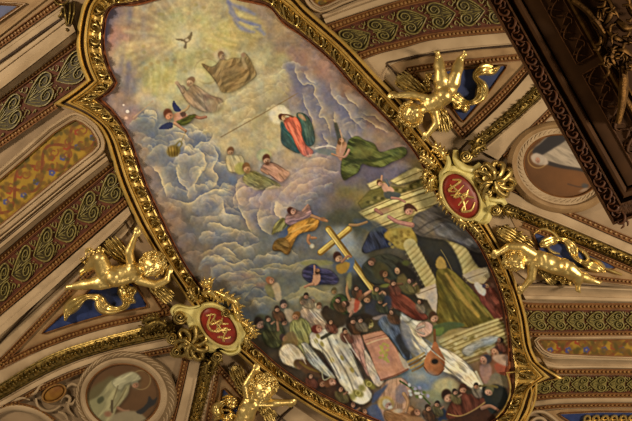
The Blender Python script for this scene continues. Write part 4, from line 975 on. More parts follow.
# raised gold line that closes the lower corner of the picture
mb = MB(); ridge(mb, [(506, 373), (518, 371.5), (530, 370.5)], 0.9, 0.05, 0.03); ridge(mb, [(507, 374), (510, 384), (510, 394), (505, 407), (496, 418)], 1.0, 0.05, 0.03)
obj('corner_bead', mb, 'goldrail', frame)
mb = MB(); ridge(mb, [(536, 383), (536, 395), (532, 409), (524, 424)], 1.1, 0.1, 0.03); ridge(mb, [(531, 386), (531.5, 396), (527, 410), (519, 424)], 0.9, 0.1, 0.03)
obj('corner_strap', mb, 'goldrail', frame)

# ------------------------------------------------------------------ bands and mouldings of the vault
trim_n = [0]


def trim(A, B, prof, m='cream'):
    trim_n[0] += 1
    o = obj('trim_%d' % trim_n[0], loft(A, B, prof), m)
    return tag(o, kind='structure')


def flat(h, lip=0.0):
    return [(0, 0.002), (0, h + lip), (0.04, h + lip), (0.05, h), (0.95, h), (0.96, h + lip), (1, h + lip), (1, 0.002)]


def eggs(parent, A, B, pitch=4.0, h=0.03, name='egg_moulding'):
    """strip of little eggs between two fillets"""
    n = max(8, int(length(A) / 5))
    obj('moulding_ground', loft(A, B, [(0, 0.0), (0, h + 0.02), (0.13, h + 0.02), (0.16, h), (0.84, h), (0.87, h + 0.02), (1, h + 0.02), (1, 0.0)]), 'eggbase', parent)
    mb = MB()
    a = smooth_line(A, 400); b = smooth_line(B, 400)
    c = (a + b) / 2; d = np.r_[0, np.cumsum(np.linalg.norm(np.diff(c, axis=0), axis=1))]
    for s in np.arange(pitch / 2, d[-1], pitch):
        i = min(398, int(np.searchsorted(d, s)))
        p = c[i]; t = c[i + 1] - c[max(0, i - 1)]; w = np.linalg.norm(a[i] - b[i])
        if not (-8 < p[0] < 640 and -8 < p[1] < 430): continue
        dome(mb, p[0], p[1], pitch * 0.34, w * 0.27, math.atan2(t[1], t[0]), h, 0.022, nu=7, nv=2)
    return obj(name, mb, 'egg', parent)


def egg_thing(A, B, label, group='egg and dart strips', pitch=4.0):
    e = empty('egg_moulding', S(*((np.array(A)[len(A) // 2] + np.array(B)[len(B) // 2]) / 2), 0), label, 'moulding', group)
    eggs(e, A, B, pitch, name='egg_row')
    return e


def scroll_band(A, B, label, count, first=0.0, flip=False, tall=0.9):
    """maroon band with heart shaped pairs of volutes"""
    a = smooth_line(A, 300); b = smooth_line(B, 300)
    e = empty('scroll_band', S(*((a[150] + b[150]) / 2), 0.0), label, 'ornamental band', 'maroon bands of gilt heart scrolls')
    obj('band_ground', loft(A, B, flat(0.03, 0.012)), 'red', e)
    L = length((a + b) / 2); cell = L / count
    width = np.linalg.norm(a - b, axis=1).mean()

    def mp(u, v):
        i = np.clip(np.asarray(u) / L, 0, 1) * 299
        A2 = np.stack([np.interp(i, range(300), a[:, k]) for k in (0, 1)], -1); B2 = np.stack([np.interp(i, range(300), b[:, k]) for k in (0, 1)], -1)
        t = (0.5 + 0.5 * tall * np.asarray(v))[..., None]
        return A2 * (1 - t) + B2 * t

    for k in range(count):
        u0 = (k + 0.5 + first) * cell
        if u0 < 0.3 * cell or u0 > L: continue
        p = mp(np.array([u0]), np.array([0.0]))[0]
        if not (-14 < p[0] < 646 and -14 < p[1] < 435): continue
        mb = MB(); f = -1 if flip else 1; q = cell * 0.5
        def R(pts, w, hh, tp=(0.7, 1, 0.6)):
            P = np.array(pts, float); ridge(mb, mp(u0 + f * q * P[:, 0], P[:, 1]), w, 0.03, hh, n=max(8, len(pts) * 3), taper=tp)
        for sg in (-1, 1):
            half = [(-0.93, 0.0), (-0.6, 0.34), (-0.2, 0.68), (0.2, 0.90), (0.58, 0.84), (0.82, 0.5), (0.66, 0.16), (0.36, 0.10)]
            curl = [(0.36, 0.10), (0.10, 0.26), (0.12, 0.56), (0.38, 0.68), (0.58, 0.52), (0.5, 0.30), (0.32, 0.32), (0.32, 0.46)]
            R([(u, sg * v) for u, v in half], 0.95, 0.035, (0.6, 1, 1, 1))
            R([(u, sg * v) for u, v in curl], 0.75, 0.028, (1, 1, 0.9, 0.6))
            for P in ([(-0.66, 0.06), (-0.34, 0.2), (-0.12, 0.36)], [(-0.6, 0.04), (-0.3, 0.1), (0.0, 0.14)], [(-0.56, 0.2), (-0.3, 0.42), (-0.02, 0.6)], [(-1.0, 0.72), (-0.82, 0.5), (-0.66, 0.7), (-0.8, 0.82)], [(-0.5, 0.9), (-0.3, 0.8), (-0.36, 0.96)], [(0.8, 0.94), (0.94, 0.7), (1.05, 0.9)]):
                R([(u, sg * v) for u, v in P], 0.7, 0.022)
            for u, v in ((0.2, 0.40), (0.72, 0.12), (-0.95, 0.3), (0.95, 0.36), (-0.1, 0.8)):
                P = mp(u0 + f * q * np.array([u]), sg * np.array([v]))[0]; dome(mb, P[0], P[1], 0.95, 0.85, 0, 0.03, 0.025, nu=6, nv=2)
        R([(0.86, 0), (0.4, 0.0), (-0.1, 0.0)], 0.8, 0.025)
        hp = np.array([(u, v) for u, v in half[:7]] + [(0.4, 0.0)] + [(u, -v) for u, v in half[6:0:-1]])
        fill = plate(MB(), mp(u0 + f * q * hp[:, 0], hp[:, 1]), 0.025, 0.036, n=40)
        h = obj('heart_scroll', mb, 'scroll', e, sharp=60)
        obj('scroll_ground', fill, 'scrollfill', h)
    return e


def garland(A, B, label, n=None):
    """raised rib smothered in gilded leaves"""
    a = smooth_line(A, 200); b = smooth_line(B, 200); c = (a + b) / 2; L = length(c); w = np.linalg.norm(a - b, axis=1).mean()
    e = empty('garland_rib', S(*c[100], 0.0), label, 'garland', 'gilded garland ribs')
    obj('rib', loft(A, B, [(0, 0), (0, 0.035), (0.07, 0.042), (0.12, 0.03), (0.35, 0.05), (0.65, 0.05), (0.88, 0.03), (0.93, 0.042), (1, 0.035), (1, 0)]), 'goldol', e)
    mb = MB(); r = random.Random(int(L * 7))
    d = np.r_[0, np.cumsum(np.linalg.norm(np.diff(c, axis=0), axis=1))]
    s = 1.5; k = 0
    while s < L - 1:
        i = min(198, int(np.searchsorted(d, s))); t = c[i + 1] - c[i]; an = math.atan2(t[1], t[0]); nrm = np.array([-t[1], t[0]]) / (np.linalg.norm(t) + 1e-9)
        p = c[i]
        if -10 < p[0] < 642 and -10 < p[1] < 431:
            for sg in (-1, 1):
                q = p + nrm * sg * w * (0.10 + 0.06 * r.random())
                dxy = np.array([math.cos(an), math.sin(an)])
                q = q + dxy * r.uniform(-1.2, 1.2); tip = q + dxy * r.uniform(1.0, 4.0) + nrm * sg * w * r.uniform(0.06, 0.20)
                midp = (q + tip) / 2 + nrm * r.uniform(-1.4, 1.4)
                ridge(mb, [q, midp, tip], 1.35, 0.05, 0.05 + 0.02 * r.random(), n=5, taper=(0.5, 1, 0.2))
            dome(mb, p[0] + r.uniform(-.6, .6), p[1] + r.uniform(-.6, .6), 1.1, 0.9, an, 0.06, 0.045, nu=6, nv=2)
        s += 3.9; k += 1
    o = obj('foliage', mb, 'golddk', e, sharp=60)
    return e


def ring_line(parent, P, w, h, hh, m, name):
    return obj(name, ridge(MB(), P, w, h, hh), m, parent)
# ================= left side, top to bottom
STEP = [(0, 0.002), (0, 0.03), (0.09, 0.035), (0.10, 0.03), (0.34, 0.035), (0.345, 0.05), (0.40, 0.055), (0.44, 0.05), (0.445, 0.035), (0.56, 0.04), (0.64, 0.06), (0.72, 0.10), (0.79, 0.16), (0.805, 0.165), (0.81, 0.03), (0.83, 0.05), (0.97, 0.055), (0.98, 0.035), (1, 0.035), (1, 0.002)]
trim([(-12, 58), (0, 49), (64, 3)], [(-12, 108), (0, 99), (78, 38)], STEP)
trim([(-12, 38), (0, 29), (44, -6)], [(-12, 54), (0, 45), (58, 0)], [(0, 0.002), (0, 0.03), (0.2, 0.03), (0.22, 0.045), (0.4, 0.045), (0.42, 0.02), (0.9, 0.02), (1, 0.03), (1, 0.002)], 'tan')
egg_thing([(-12, 49), (0, 40), (58, -3)], [(-12, 57), (0, 48), (65, 2)], 'brown egg moulding nearest the top left corner, below the blue corner panel')
mb = MB(); ridge(mb, [(-8, 67.5), (10, 55), (30, 40.5), (61, 19)], 1.5, 0.03, 0.03)
tag(obj('bead_line', mb, 'darkline'), 'dark beaded line in the cream moulding at upper left', 'moulding')
scroll_band([(-12, 110), (0, 101), (35, 75), (79, 45)], [(-12, 149), (0, 141), (20, 126), (53, 103), (87, 80)], 'maroon scroll band entering behind the pointed left ear of the frame, top left', 3, first=0.13)
egg_thing([(-12, 102), (0, 94.5), (38, 67), (76, 38)], [(-12, 110), (0, 101.5), (40, 73), (79, 45)], 'brown egg moulding along the upper edge of the top left scroll band')
egg_thing([(-12, 149), (13, 131), (53, 103)], [(-12, 156), (16, 137), (58, 108)], 'brown egg moulding between the top left scroll band and the yellow panel')

# yellow floral panel, left
def floral(poly, seed, x0, y0, x1, y1, ang, parent, wide=1.0):
    c = Canvas(x0, y0, x1, y1, 3.0)
    c.I[:] = (150, 110, 32); c.I *= (1 + 0.25 * c.N1)[..., None]
    r = random.Random(seed); ca, sa = math.cos(ang), math.sin(ang)
    mx, my = (x0 + x1) / 2, (y0 + y1) / 2
    Lh = math.hypot(x1 - x0, y1 - y0) / 2
    P2 = lambda u, v: (mx + ca * u - sa * v, my + sa * u + ca * v)
    for ph_, amp in ((0, 9 * wide), (3.14, 9 * wide)):
        c.stroke([P2(u, amp * math.sin(u / 9.0 / wide ** 0.5 + ph_)) for u in np.arange(-Lh, Lh, 3)], 3.0, (108, 52, 26), 0.95, 0.5)
    u = -Lh; k = 0
    while u < Lh:
        sg = 1 if k % 2 else -1
        c.stroke([P2(u + 5 * math.cos(a) * (1 - a / 9), sg * 5 + 5 * math.sin(a) * (1 - a / 9)) for a in np.arange(0, 6.5, 0.5)], 1.5, (120, 62, 30), 0.9, 0.4)
        for j in range(10):
            x, y = P2(u + r.uniform(-8, 8), sg * wide * r.uniform(1, 14)); c.blob(x, y, r.uniform(2.4, 4.4), r.uniform(1.6, 2.8), [(98, 70, 26), (76, 62, 24), (116, 76, 26)][j % 3], 0.85, r.uniform(0, 180))
        x, y = P2(u + 4, -sg * wide * r.uniform(1, 7))
        for a in range(5): c.blob(x + 2.0 * math.cos(a * 1.257), y + 2.0 * math.sin(a * 1.257), 1.6, 1.6, [(62, 64, 110), (136, 50, 28)][k % 2], 0.95, 0, 3)
        c.blob(x, y, 1.0, 1.0, (150, 120, 60), 1)
        u += 9; k += 1
    return painted_surface('floral_field', c, poly, 0.02, parent)


def ring_mould(parent, poly, w_in, w_out, prof, m, name, closed=True):
    """moulding following a closed outline: prof = [(0..1 across, h)]"""
    P = smooth_line(poly, max(40, int(length(poly) / 2)), closed=True, linear=True)
    A = grow(P, -w_in); B = grow(P, w_out)
    t = np.array([p[0] for p in prof]); h = np.array([p[1] for p in prof])
    X = A[:, None] * (1 - t)[None, :, None] + B[:, None] * t[None, :, None]
    return obj(name, MB().grid(S(X[..., 0], X[..., 1], np.broadcast_to(h, X.shape[:2])), closed_u=True), m, parent)


FL = [(-14, 192), (0, 181), (28, 157), (54, 134), (70, 123.5), (75, 121), (82, 124), (90, 130.5), (95.5, 140), (96.5, 145), (92, 150), (60, 175), (0, 224), (-14, 234)]
e = empty('floral_panel', S(50, 170, 0), 'yellow floral panel with blue flowers between two scroll bands on the left', 'painted panel', 'yellow floral panels')
floral(FL, 3, -20, 104, 104, 232, math.radians(-38), e, 1.5)
ring_mould(e, FL, -0.2, 1.6, [(0, 0.0), (0, 0.04), (1, 0.045), (1, 0.0)], 'eggbase', 'inner_fillet')
ring_mould(e, FL, -1.6, 9.5, [(0, 0.0), (0, 0.05), (0.22, 0.06), (0.30, 0.04), (0.55, 0.05), (0.66, 0.075), (0.85, 0.075), (1, 0.045), (1, 0.002)], 'cream', 'panel_frame')
STEP2 = [(0, 0.002), (0, 0.03), (0.16, 0.035), (0.17, 0.05), (0.24, 0.055), (0.30, 0.045), (0.31, 0.02), (0.45, 0.035), (0.58, 0.08), (0.66, 0.14), (0.68, 0.145), (0.69, 0.03), (0.72, 0.05), (0.97, 0.055), (1, 0.03), (1, 0.002)]
trim([(-12, 243), (0, 234), (62, 184), (104, 151)], [(-12, 265), (0, 255), (62, 203), (110, 164)], STEP2)
ridge_b = MB(); ridge(ridge_b, [(-10, 251.5), (0, 243.5), (60, 195), (101, 163)], 0.9, 0.03, 0.02)
tag(obj('bead_line', ridge_b, 'darkline'), 'dark line in the cream moulding below the left yellow panel', 'moulding')
egg_thing([(-12, 265), (0, 256), (62, 203), (109, 161)], [(-12, 273), (0, 263), (64, 209), (114, 167)], 'brown egg moulding along the upper edge of the middle left scroll band')
scroll_band([(-12, 273), (0, 263), (64, 209), (114, 167)], [(-12, 317), (0, 307), (43, 269), (124, 198)], 'maroon scroll band in the middle of the left side, above the left gilded child', 6, first=0.05)
egg_thing([(-12, 317), (0, 307), (43, 269), (124, 198)], [(-12, 325), (0, 315), (47, 275), (127, 205)], 'brown egg moulding along the lower edge of the middle left scroll band')
STEP3 = [(0, 0.002), (0, 0.03), (0.28, 0.04), (0.30, 0.05), (0.38, 0.07), (0.44, 0.11), (0.46, 0.115), (0.465, 0.02), (0.62, 0.02), (0.63, 0.035), (1, 0.03), (1, 0.002)]
trim([(-12, 327), (0, 316), (47, 277), (128, 207)], [(-12, 368), (0, 358), (66, 294), (120, 240), (134, 222)], STEP3)
ridge_b = MB(); ridge(ridge_b, [(-8, 350), (0, 343), (48, 292), (80, 264), (125, 220)], 0.8, 0.03, 0.02); ridge(ridge_b, [(125, 220), (131, 231), (137, 241)], 0.8, 0.03, 0.02)
tag(obj('bead_line', ridge_b, 'darkline'), 'dark angled line in the cream moulding above the left blue panel', 'moulding')


def spandrel(P, label, blue, borders, parent_only=False):
    """blue cornered panel: egg mouldings on its sides, tan frame, blue field"""
    e = empty('spandrel_panel', S(*np.mean(P, 0), 0), label, 'spandrel panel', 'blue spandrel panels')
    obj('panel_ground', plate(MB(), P, 0.002, 0.022, sharp=True, n=60), 'tan', e)
    obj('blue_field', plate(MB(), blue, 0.01, 0.028, sharp=True, n=60), 'blue', e)
    ring_mould(e, blue, -0.6, 2.0, [(0, 0.01), (0, 0.04), (0.5, 0.05), (1, 0.04), (1, 0.01)], 'eggbase', 'field_fillet')
    for A, B in borders: eggs(e, A, B)
    return e


spandrel([(-6, 370), (70, 290), (121, 240), (128, 246), (174, 314), (105, 330), (48, 347)], 'blue spandrel panel behind the gilded child on the left',
         [(43, 333), (72, 307), (100, 282), (128, 281), (136, 288), (147, 306), (105, 314), (70, 324)],
         [([(-6, 365), (0, 359), (68, 288), (119, 238)], [(-2, 370), (4, 365), (72, 293), (123, 244)]), ([(122, 240), (132, 254), (170, 309)], [(117, 245), (126, 258), (163, 313)]), ([(-4, 364), (48, 340), (105, 322), (170, 308)], [(0, 370), (50, 346), (106, 328), (172, 315)])])
trim([(-12, 376), (0, 368), (50, 347), (105, 329), (172, 315)], [(-12, 391), (0, 384), (50, 355), (105, 337), (172, 321)], [(0, 0.002), (0, 0.035), (0.5, 0.045), (0.9, 0.04), (1, 0.03), (1, 0.002)])
garland([(-12, 392), (0, 384), (50, 355), (105, 337), (172, 321)], [(-12, 407), (0, 399), (55, 369), (105, 351), (177, 335)], 'gilded leaf garland rib curving along the lower left, above the left saint medallion')
trim([(-12, 408), (0, 400), (55, 370), (105, 352), (177, 336)], [(-12, 419), (0, 409), (55, 379), (105, 361), (176, 346)], [(0, 0.002), (0, 0.03), (0.1, 0.05), (0.2, 0.03), (0.55, 0.05), (0.8, 0.05), (0.85, 0.03), (1, 0.03), (1, 0.002)])
egg_thing([(-12, 419), (0, 409), (55, 379), (105, 361), (175, 346)], [(-12, 425), (0, 414), (55, 384), (105, 366), (174, 352)], 'brown egg moulding above the round medallion of the saint in white')

# ================= lower left medallions
def medallion(cx, cy, rx, ry, ang, outer, label, paintf, rimmat='creamdark', names='plain'):
    e = empty('medallion', S(cx, cy, 0), label, 'medallion', 'painted saint medallions')
    th = np.linspace(0, 2 * math.pi, 96, endpoint=False); ca, sa = math.cos(ang), math.sin(ang)
    def ell(k, dx=0, dy=0):
        a, b = rx + k, ry + k
        return np.stack([cx + dx + ca * a * np.cos(th) - sa * b * np.sin(th), cy + dy + sa * a * np.cos(th) + ca * b * np.sin(th)], 1)
    c = Canvas(cx - rx - 8, cy - max(rx, ry) - 6, cx + rx + 8, cy + max(rx, ry) + 6, 2.4)
    paintf(c)
    painted_surface('painting', c, ell(1.5), 0.012, e)
    def rng(k0, k1, prof, m, name, d0=(0, 0), d1=(0, 0)):
        A, B = ell(k0, *d0), ell(k1, *d1)
        t = np.array([p[0] for p in prof]); h = np.array([p[1] for p in prof])
        X = A[:, None] * (1 - t)[None, :, None] + B[:, None] * t[None, :, None]
        return obj(name, MB().grid(S(X[..., 0], X[..., 1], np.broadcast_to(h, X.shape[:2])), closed_u=True), m, e)
    rng(0, 1.8, [(0, 0), (0, 0.03), (0.5, 0.045), (1, 0.04), (1, 0.0)], 'eggbase', 'inner_bead')
    if names == 'plain':
        rng(1.6, outer[0], [(0, 0), (0, 0.04), (0.3, 0.06), (0.6, 0.07), (1, 0.05), (1, 0)], 'cream', 'cream_ring', (0, 0), outer[2])
        rng(outer[0] - 0.3, outer[1], [(0, 0), (0, 0.05), (0.2, 0.07), (0.8, 0.07), (1, 0.04), (1, 0)], rimmat, 'leaf_ring', outer[2], outer[3])
        A, B, hm = ell(outer[0], *outer[2]), ell(outer[1], *outer[3]), 0.06
    else:
        rng(1.6, outer[0], [(0, 0), (0, 0.04), (0.2, 0.05), (0.8, 0.06), (1, 0.06), (1, 0)], 'cream', 'leaf_ring', (0, 0), outer[2])
        rng(outer[0] - 0.3, outer[1], [(0, 0), (0, 0.06), (0.15, 0.10), (0.45, 0.115), (0.8, 0.08), (1, 0.03), (1, 0)], rimmat, 'outer_roll', outer[2], outer[3])
        A, B, hm = ell(1.8), ell(outer[0], *outer[2]), 0.045
    mb = MB()
    for i in range(0, 96, 2):
        p, q = A[i], B[i]; j = (i + 3) % 96
        ridge(mb, [p * 0.8 + q * 0.2, (A[(i + 1) % 96] + B[(i + 1) % 96]) / 2, A[j] * 0.2 + B[j] * 0.8], 1.1, hm, 0.025, n=5, taper=(0.5, 1, 0.4))
    obj('leaf_carving', mb, 'cream' if rimmat != 'cream' else 'creamdark', e, sharp=60)
    return e


def saint_white(c):
    c.I[:] = (92, 62, 36); c.I *= (1 + 0.2 * c.N1)[..., None]
    c.blob(140, 378, 12, 10, (104, 72, 40), 0.7, 0, 3); c.ring(141, 380, 9.5, 0.9, (150, 120, 72), 0.9)
    c.poly([(86, 400), (92, 388), (104, 380), (112, 376), (120, 384), (112, 400), (96, 408)], (94, 82, 50), 0.9, 1.2)
    c.poly([(92, 402), (100, 394), (106, 386), (112, 380), (122, 376), (132, 374), (139, 380), (131, 384), (128, 394), (122, 402), (116, 410), (112, 420), (98, 424), (90, 416)], (150, 136, 92), 1, 0.7, folds=(120, 8, 0.13))
    c.poly([(88, 402), (100, 398), (104, 406), (96, 414), (90, 412)], (136, 124, 82), 1, 0.9); c.head(135, 384, 4.4, (150, 104, 72), (146, 134, 100), 70); c.poly([(112, 382), (124, 374), (134, 372), (141, 378), (136, 381), (126, 384), (120, 390)], (168, 154, 112), 1, 0.7, folds=(-30, 5, 0.12))
    c.stroke([(118, 386), (114, 398), (110, 408)], 1.2, (96, 80, 48), 0.8, 0.6); c.stroke([(126, 388), (122, 396), (114, 408)], 1.2, (104, 88, 52), 0.8, 0.6); c.stroke([(112, 401), (112, 412)], 2.4, (58, 44, 28), 0.8, 0.6)
    c.poly([(97, 400), (102, 396), (104, 400), (99, 404)], (62, 60, 38), 0.9, 0.6)
    c.limb([(118, 408), (124, 411), (129, 411)], 3.4, (146, 102, 70)); c.poly([(112, 416), (126, 411), (140, 413), (146, 424), (110, 428)], (140, 122, 88), 0.9, 0.8); c.blob(108, 414, 4, 3, (130, 84, 58), 0.9)
    c.poly([(136, 412), (142, 408), (147, 403), (149, 396), (153, 400), (157, 397), (155, 404), (149, 408), (142, 414)], (44, 40, 36), 1, 0.5)
    c.I *= (1 + 0.08 * c.N2)[..., None]


def saint_nun(c):
    c.I[:] = (92, 55, 24); c.I *= (1 + 0.22 * c.N1)[..., None]
    c.blob(575, 180, 26, 14, (112, 66, 28), 0.6, 15, 1); c.ring(538, 158, 10, 1.0, (156, 116, 62), 0.95)
    c.poly([(534, 150), (542, 141), (550, 134), (562, 130), (580, 126), (596, 132), (608, 150), (606, 172), (594, 170), (575, 168), (556, 164), (545, 160)], (150, 128, 100), 1, 0.7, folds=(35, 7, 0.12))
    c.poly([(533, 150), (541, 143), (549, 136), (560, 131), (576, 126), (566, 140), (554, 148), (544, 154), (535, 158)], (38, 32, 30), 1, 0.6); c.poly([(548, 161), (562, 165), (578, 168), (600, 172), (604, 178), (580, 171), (560, 168), (546, 164)], (40, 32, 28), 1, 0.6)
    c.poly([(531, 156), (537, 153), (546, 158), (548, 164), (540, 165), (533, 162)], (176, 150, 122), 1, 0.6); c.head(539, 160, 4.0, (156, 108, 80), (168, 146, 118), 170)
    c.stroke([(568, 184), (580, 187), (588, 185)], 1.5, (70, 44, 26), 0.9, 0.5); c.blob(585, 186, 3.6, 2.6, (60, 56, 52), 0.9, 20); c.blob(584, 190, 5, 1.6, (150, 120, 92), 0.8, -20)
    c.I *= (1 + 0.08 * c.N2)[..., None]


medallion(123, 396, 36, 31, 0.0, (8, 15, (0.5, 0.5), (3, 1)), 'round medallion of a haloed saint in white at the lower left', saint_white, 'creamdark')
# small boss with scrolls to its left
e = empty('scroll_boss', S(54, 394, 0), 'small ochre oval boss wrapped in cream scrolls left of the white saint medallion', 'boss')
obj('oval_boss', dome(MB(), 54, 393.5, 12, 7, -0.5, 0.02, 0.06, nu=24, nv=5), mat('ochre_boss_paint', (140, 92, 28), (104, 58, 18), scale=8.0), e)
mb = MB(); th = np.linspace(0, 2 * math.pi, 30, endpoint=False)
ridge(mb, np.stack([54 + 12.5 * np.cos(th) * math.cos(-.5) - 7.5 * np.sin(th) * math.sin(-.5), 393.5 + 12.5 * np.cos(th) * math.sin(-.5) + 7.5 * np.sin(th) * math.cos(-.5)], 1), 1.1, 0.03, 0.045, n=50, closed=True); obj('boss_rim', mb, 'egg', e)
for P in ([(36, 398), (38, 406), (46, 411), (54, 410), (60, 406)], [(60, 402), (64, 396), (70, 398), (68, 408), (74, 416)], [(66, 388), (72, 384), (80, 386), (84, 380), (92, 378)], [(30, 396), (36, 392), (40, 386), (46, 384)], [(58, 412), (64, 414), (68, 420)], [(66, 402), (72, 404), (76, 398)], [(12, 402), (22, 398), (30, 400)]):
    obj('scroll', ridge(MB(), P, 1.9, 0.015, 0.05, taper=(0.5, 1, 0.8, 0.4)), 'cream', e)
e2 = obj('curved_border', ridge(MB(), [(-12, 417), (10, 408), (30, 410), (46, 418), (58, 430)], 3.4, 0.01, 0.05), 'cream'); tag(e2, 'cream curved border of the lunette in the bottom left corner', 'moulding')
egg_thing([(-12, 409), (12, 403), (34, 406), (56, 419)], [(-12, 413), (12, 407), (32, 410), (52, 422)], 'small curved egg moulding in the bottom left corner', pitch=4.2)

# ================= strips falling from the lower cartouche
egg_thing([(165, 430), (174, 395), (183, 355)], [(172, 430), (181, 395), (190, 355)], 'brown egg moulding right of the white saint medallion')
trim([(172.5, 430), (181.5, 395), (190.5, 355)], [(186, 430), (194, 395), (202, 355)], [(0, 0.002), (0, 0.03), (0.1, 0.05), (0.8, 0.05), (0.82, 0.07), (0.95, 0.07), (1, 0.03), (1, 0.002)])
garland([(186.5, 430), (194.5, 395), (203, 355)], [(198, 430), (207, 395), (216, 353)], 'gilded leaf garland rib dropping from the lower cartouche to the bottom edge')
trim([(197.5, 430), (207, 396), (217, 352)], [(203, 430), (211, 396), (220, 352)], [(0, 0.002), (0, 0.03), (0.5, 0.05), (1, 0.03), (1, 0.002)])
spandrel([(203, 432), (216, 362), (244, 390), (262, 412), (268, 432)], 'blue spandrel panel behind the gilded child at the bottom', [(218, 432), (223, 389), (236, 402), (250, 418), (254, 432)],
         [([(203, 432), (209, 398), (215, 362)], [(209, 432), (215, 400), (220.5, 369)]), ([(216, 361), (232, 378), (262, 410)], [(214, 368), (228, 384), (256, 416)])])
trim([(236, 362), (262, 385), (300, 410), (330, 430)], [(228, 368), (262, 400), (290, 424), (300, 434)], [(0, 0.002), (0, 0.02), (0.5, 0.03), (0.9, 0.02), (1, 0.02), (1, 0.002)])
ridge_b = MB(); ridge(ridge_b, [(293, 407), (284, 415), (276, 424)], 1.1, 0.03, 0.02); tag(obj('bead_line', ridge_b, 'darkline'), 'short dark beaded line right of the bottom gilded child', 'moulding')

# ================= top right
FT = [(306, -16), (314, 1), (320.5, 5.5), (328, 3), (340, -3), (360, -10), (360, -22)]
e = empty('floral_panel', S(325, 0, 0), 'yellow floral panel cut off by the top edge, right of the fresco', 'painted panel', 'yellow floral panels')
floral(FT, 8, 300, -24, 364, 10, math.radians(-25), e)
ring_mould(e, FT, -0.2, 1.4, [(0, 0.0), (0, 0.04), (1, 0.045), (1, 0.0)], 'eggbase', 'inner_fillet')
ring_mould(e, FT, -1.4, 8, [(0, 0.0), (0, 0.05), (0.22, 0.06), (0.30, 0.04), (0.55, 0.05), (0.66, 0.075), (0.85, 0.075), (1, 0.045), (1, 0.002)], 'cream', 'panel_frame')
trim([(322, 15), (345, 5), (380, -8), (420, -18)], [(326, 24), (365, 11), (405, -1), (440, -9)], [(0, 0.002), (0, 0.01), (0.4, 0.012), (0.5, 0.05), (0.9, 0.06), (1, 0.03), (1, 0.002)])
egg_thing([(325, 25), (365, 11.5), (405, -1), (450, -10)], [(330, 32), (365, 19), (405, 6.5), (450, -3)], 'brown egg moulding along the upper edge of the top right scroll band')
scroll_band([(330, 32), (365, 19), (405, 6.5), (450, -3), (515, -8)], [(357, 55), (380, 46), (405, 40), (437, 32), (515, 25)], 'maroon scroll band at the top right, ending at the dark canopy', 6, first=0.0, flip=True)
egg_thing([(356, 54), (380, 46), (405, 40), (437, 32.5), (520, 24)], [(361, 60), (380, 53), (405, 47), (437, 39), (520, 31)], 'brown egg moulding along the lower edge of the top right scroll band')
trim([(361, 60.5), (380, 53.5), (405, 47.5), (437, 39.5), (520, 31.5)], [(383, 82), (390, 66), (413, 58), (460, 50), (525, 45)], [(0, 0.002), (0, 0.03), (0.5, 0.05), (0.8, 0.05), (0.82, 0.03), (1, 0.03), (1, 0.002)])
trim([(364, 62), (380, 76), (407, 104)], [(387, 62), (400, 80), (412, 100)], [(0, 0.002), (0, 0.02), (0.9, 0.025), (1, 0.02), (1, 0.002)])
ridge_b = MB(); ridge(ridge_b, [(397, 76), (392, 69), (387, 63), (400, 60), (413, 57), (440, 53), (470, 49.5), (506, 46), (525, 45)], 1.0, 0.045, 0.02)
tag(obj('bead_line', ridge_b, 'darkline'), 'dark beaded line turning a corner above the upper gilded child', 'moulding')
trim([(387, 64), (413, 58.5), (460, 51), (525, 46.5)], [(398, 78), (410, 68), (460, 62), (535, 54)], [(0, 0.002), (0, 0.02), (1, 0.02), (1, 0.002)], 'tan')
spandrel([(406, 66), (460, 60), (534, 55), (506, 92), (463, 138), (434, 103)], 'blue spandrel panel behind the upper right gilded child', [(432, 75), (450, 71), (506, 66), (486, 94), (463, 121), (446, 98)],
         [([(406, 67), (440, 62), (490, 57), (536, 52)], [(410, 73), (440, 68.5), (490, 63.5), (530, 60)]), ([(536, 60), (530, 68), (502, 100), (463, 138)], [(528, 60), (523, 67), (496, 96), (461, 131)]), ([(405, 68), (434, 104), (462, 139)], [(411, 67), (440, 102), (466, 133)])])
trim([(544, 56), (533, 69), (504, 102), (464, 140)], [(553, 64), (542, 78), (512, 107), (474, 140)], [(0, 0.002), (0, 0.035), (0.4, 0.045), (0.9, 0.045), (1, 0.03), (1, 0.002)])
trim([(426, 128), (436, 119), (446, 118)], [(448, 160), (462, 146), (468, 140)], [(0, 0.002), (0, 0.015), (1, 0.015), (1, 0.002)])
garland([(552, 65), (540, 80), (512, 107), (468, 141)], [(559, 76), (547, 90), (518, 117), (476, 150)], 'gilded leaf garland rib running from the upper cartouche up to the dark canopy')
trim([(560, 77), (547, 91), (518, 118), (480, 150)], [(568, 88), (555, 103), (528, 130), (498, 160)], [(0, 0.002), (0, 0.03), (0.12, 0.05), (0.2, 0.035), (0.8, 0.05), (1, 0.03), (1, 0.002)])
egg_thing([(568, 88), (555, 103), (528, 130), (503, 156)], [(572, 93), (560, 107), (533, 134), (508, 160)], 'pale egg moulding above the medallion of the nun')
medallion(563, 166, 38.5, 30, 0.22, (8, 16, (-0.5, 0.5), (-2, 1.5)), 'oval medallion of a haloed nun in a dark veil beside the dark canopy', saint_nun, 'tan', 'dark')
e = empty('marbled_corner', S(556, 118, 0), 'cream corner with painted grey scrolls above the nun medallion', 'painted corner')
obj('corner_ground', plate(MB(), [(536, 134), (548, 116), (562, 106), (580, 100), (600, 130), (580, 126), (560, 126), (546, 132)], 0.002, 0.015, n=40), 'cream', e)
for P in ([(545, 128), (552, 122), (562, 121), (570, 116)], [(550, 116), (558, 114), (566, 108)], [(556, 124), (566, 122), (576, 120)]): obj('scroll', ridge(MB(), P, 1.0, 0.015, 0.02), 'tan', e)
egg_thing([(500, 181), (527, 192), (607, 227), (645, 243)], [(500, 186), (527, 197.5), (607, 233), (645, 249)], 'pale egg moulding below the medallion of the nun', pitch=5.6)
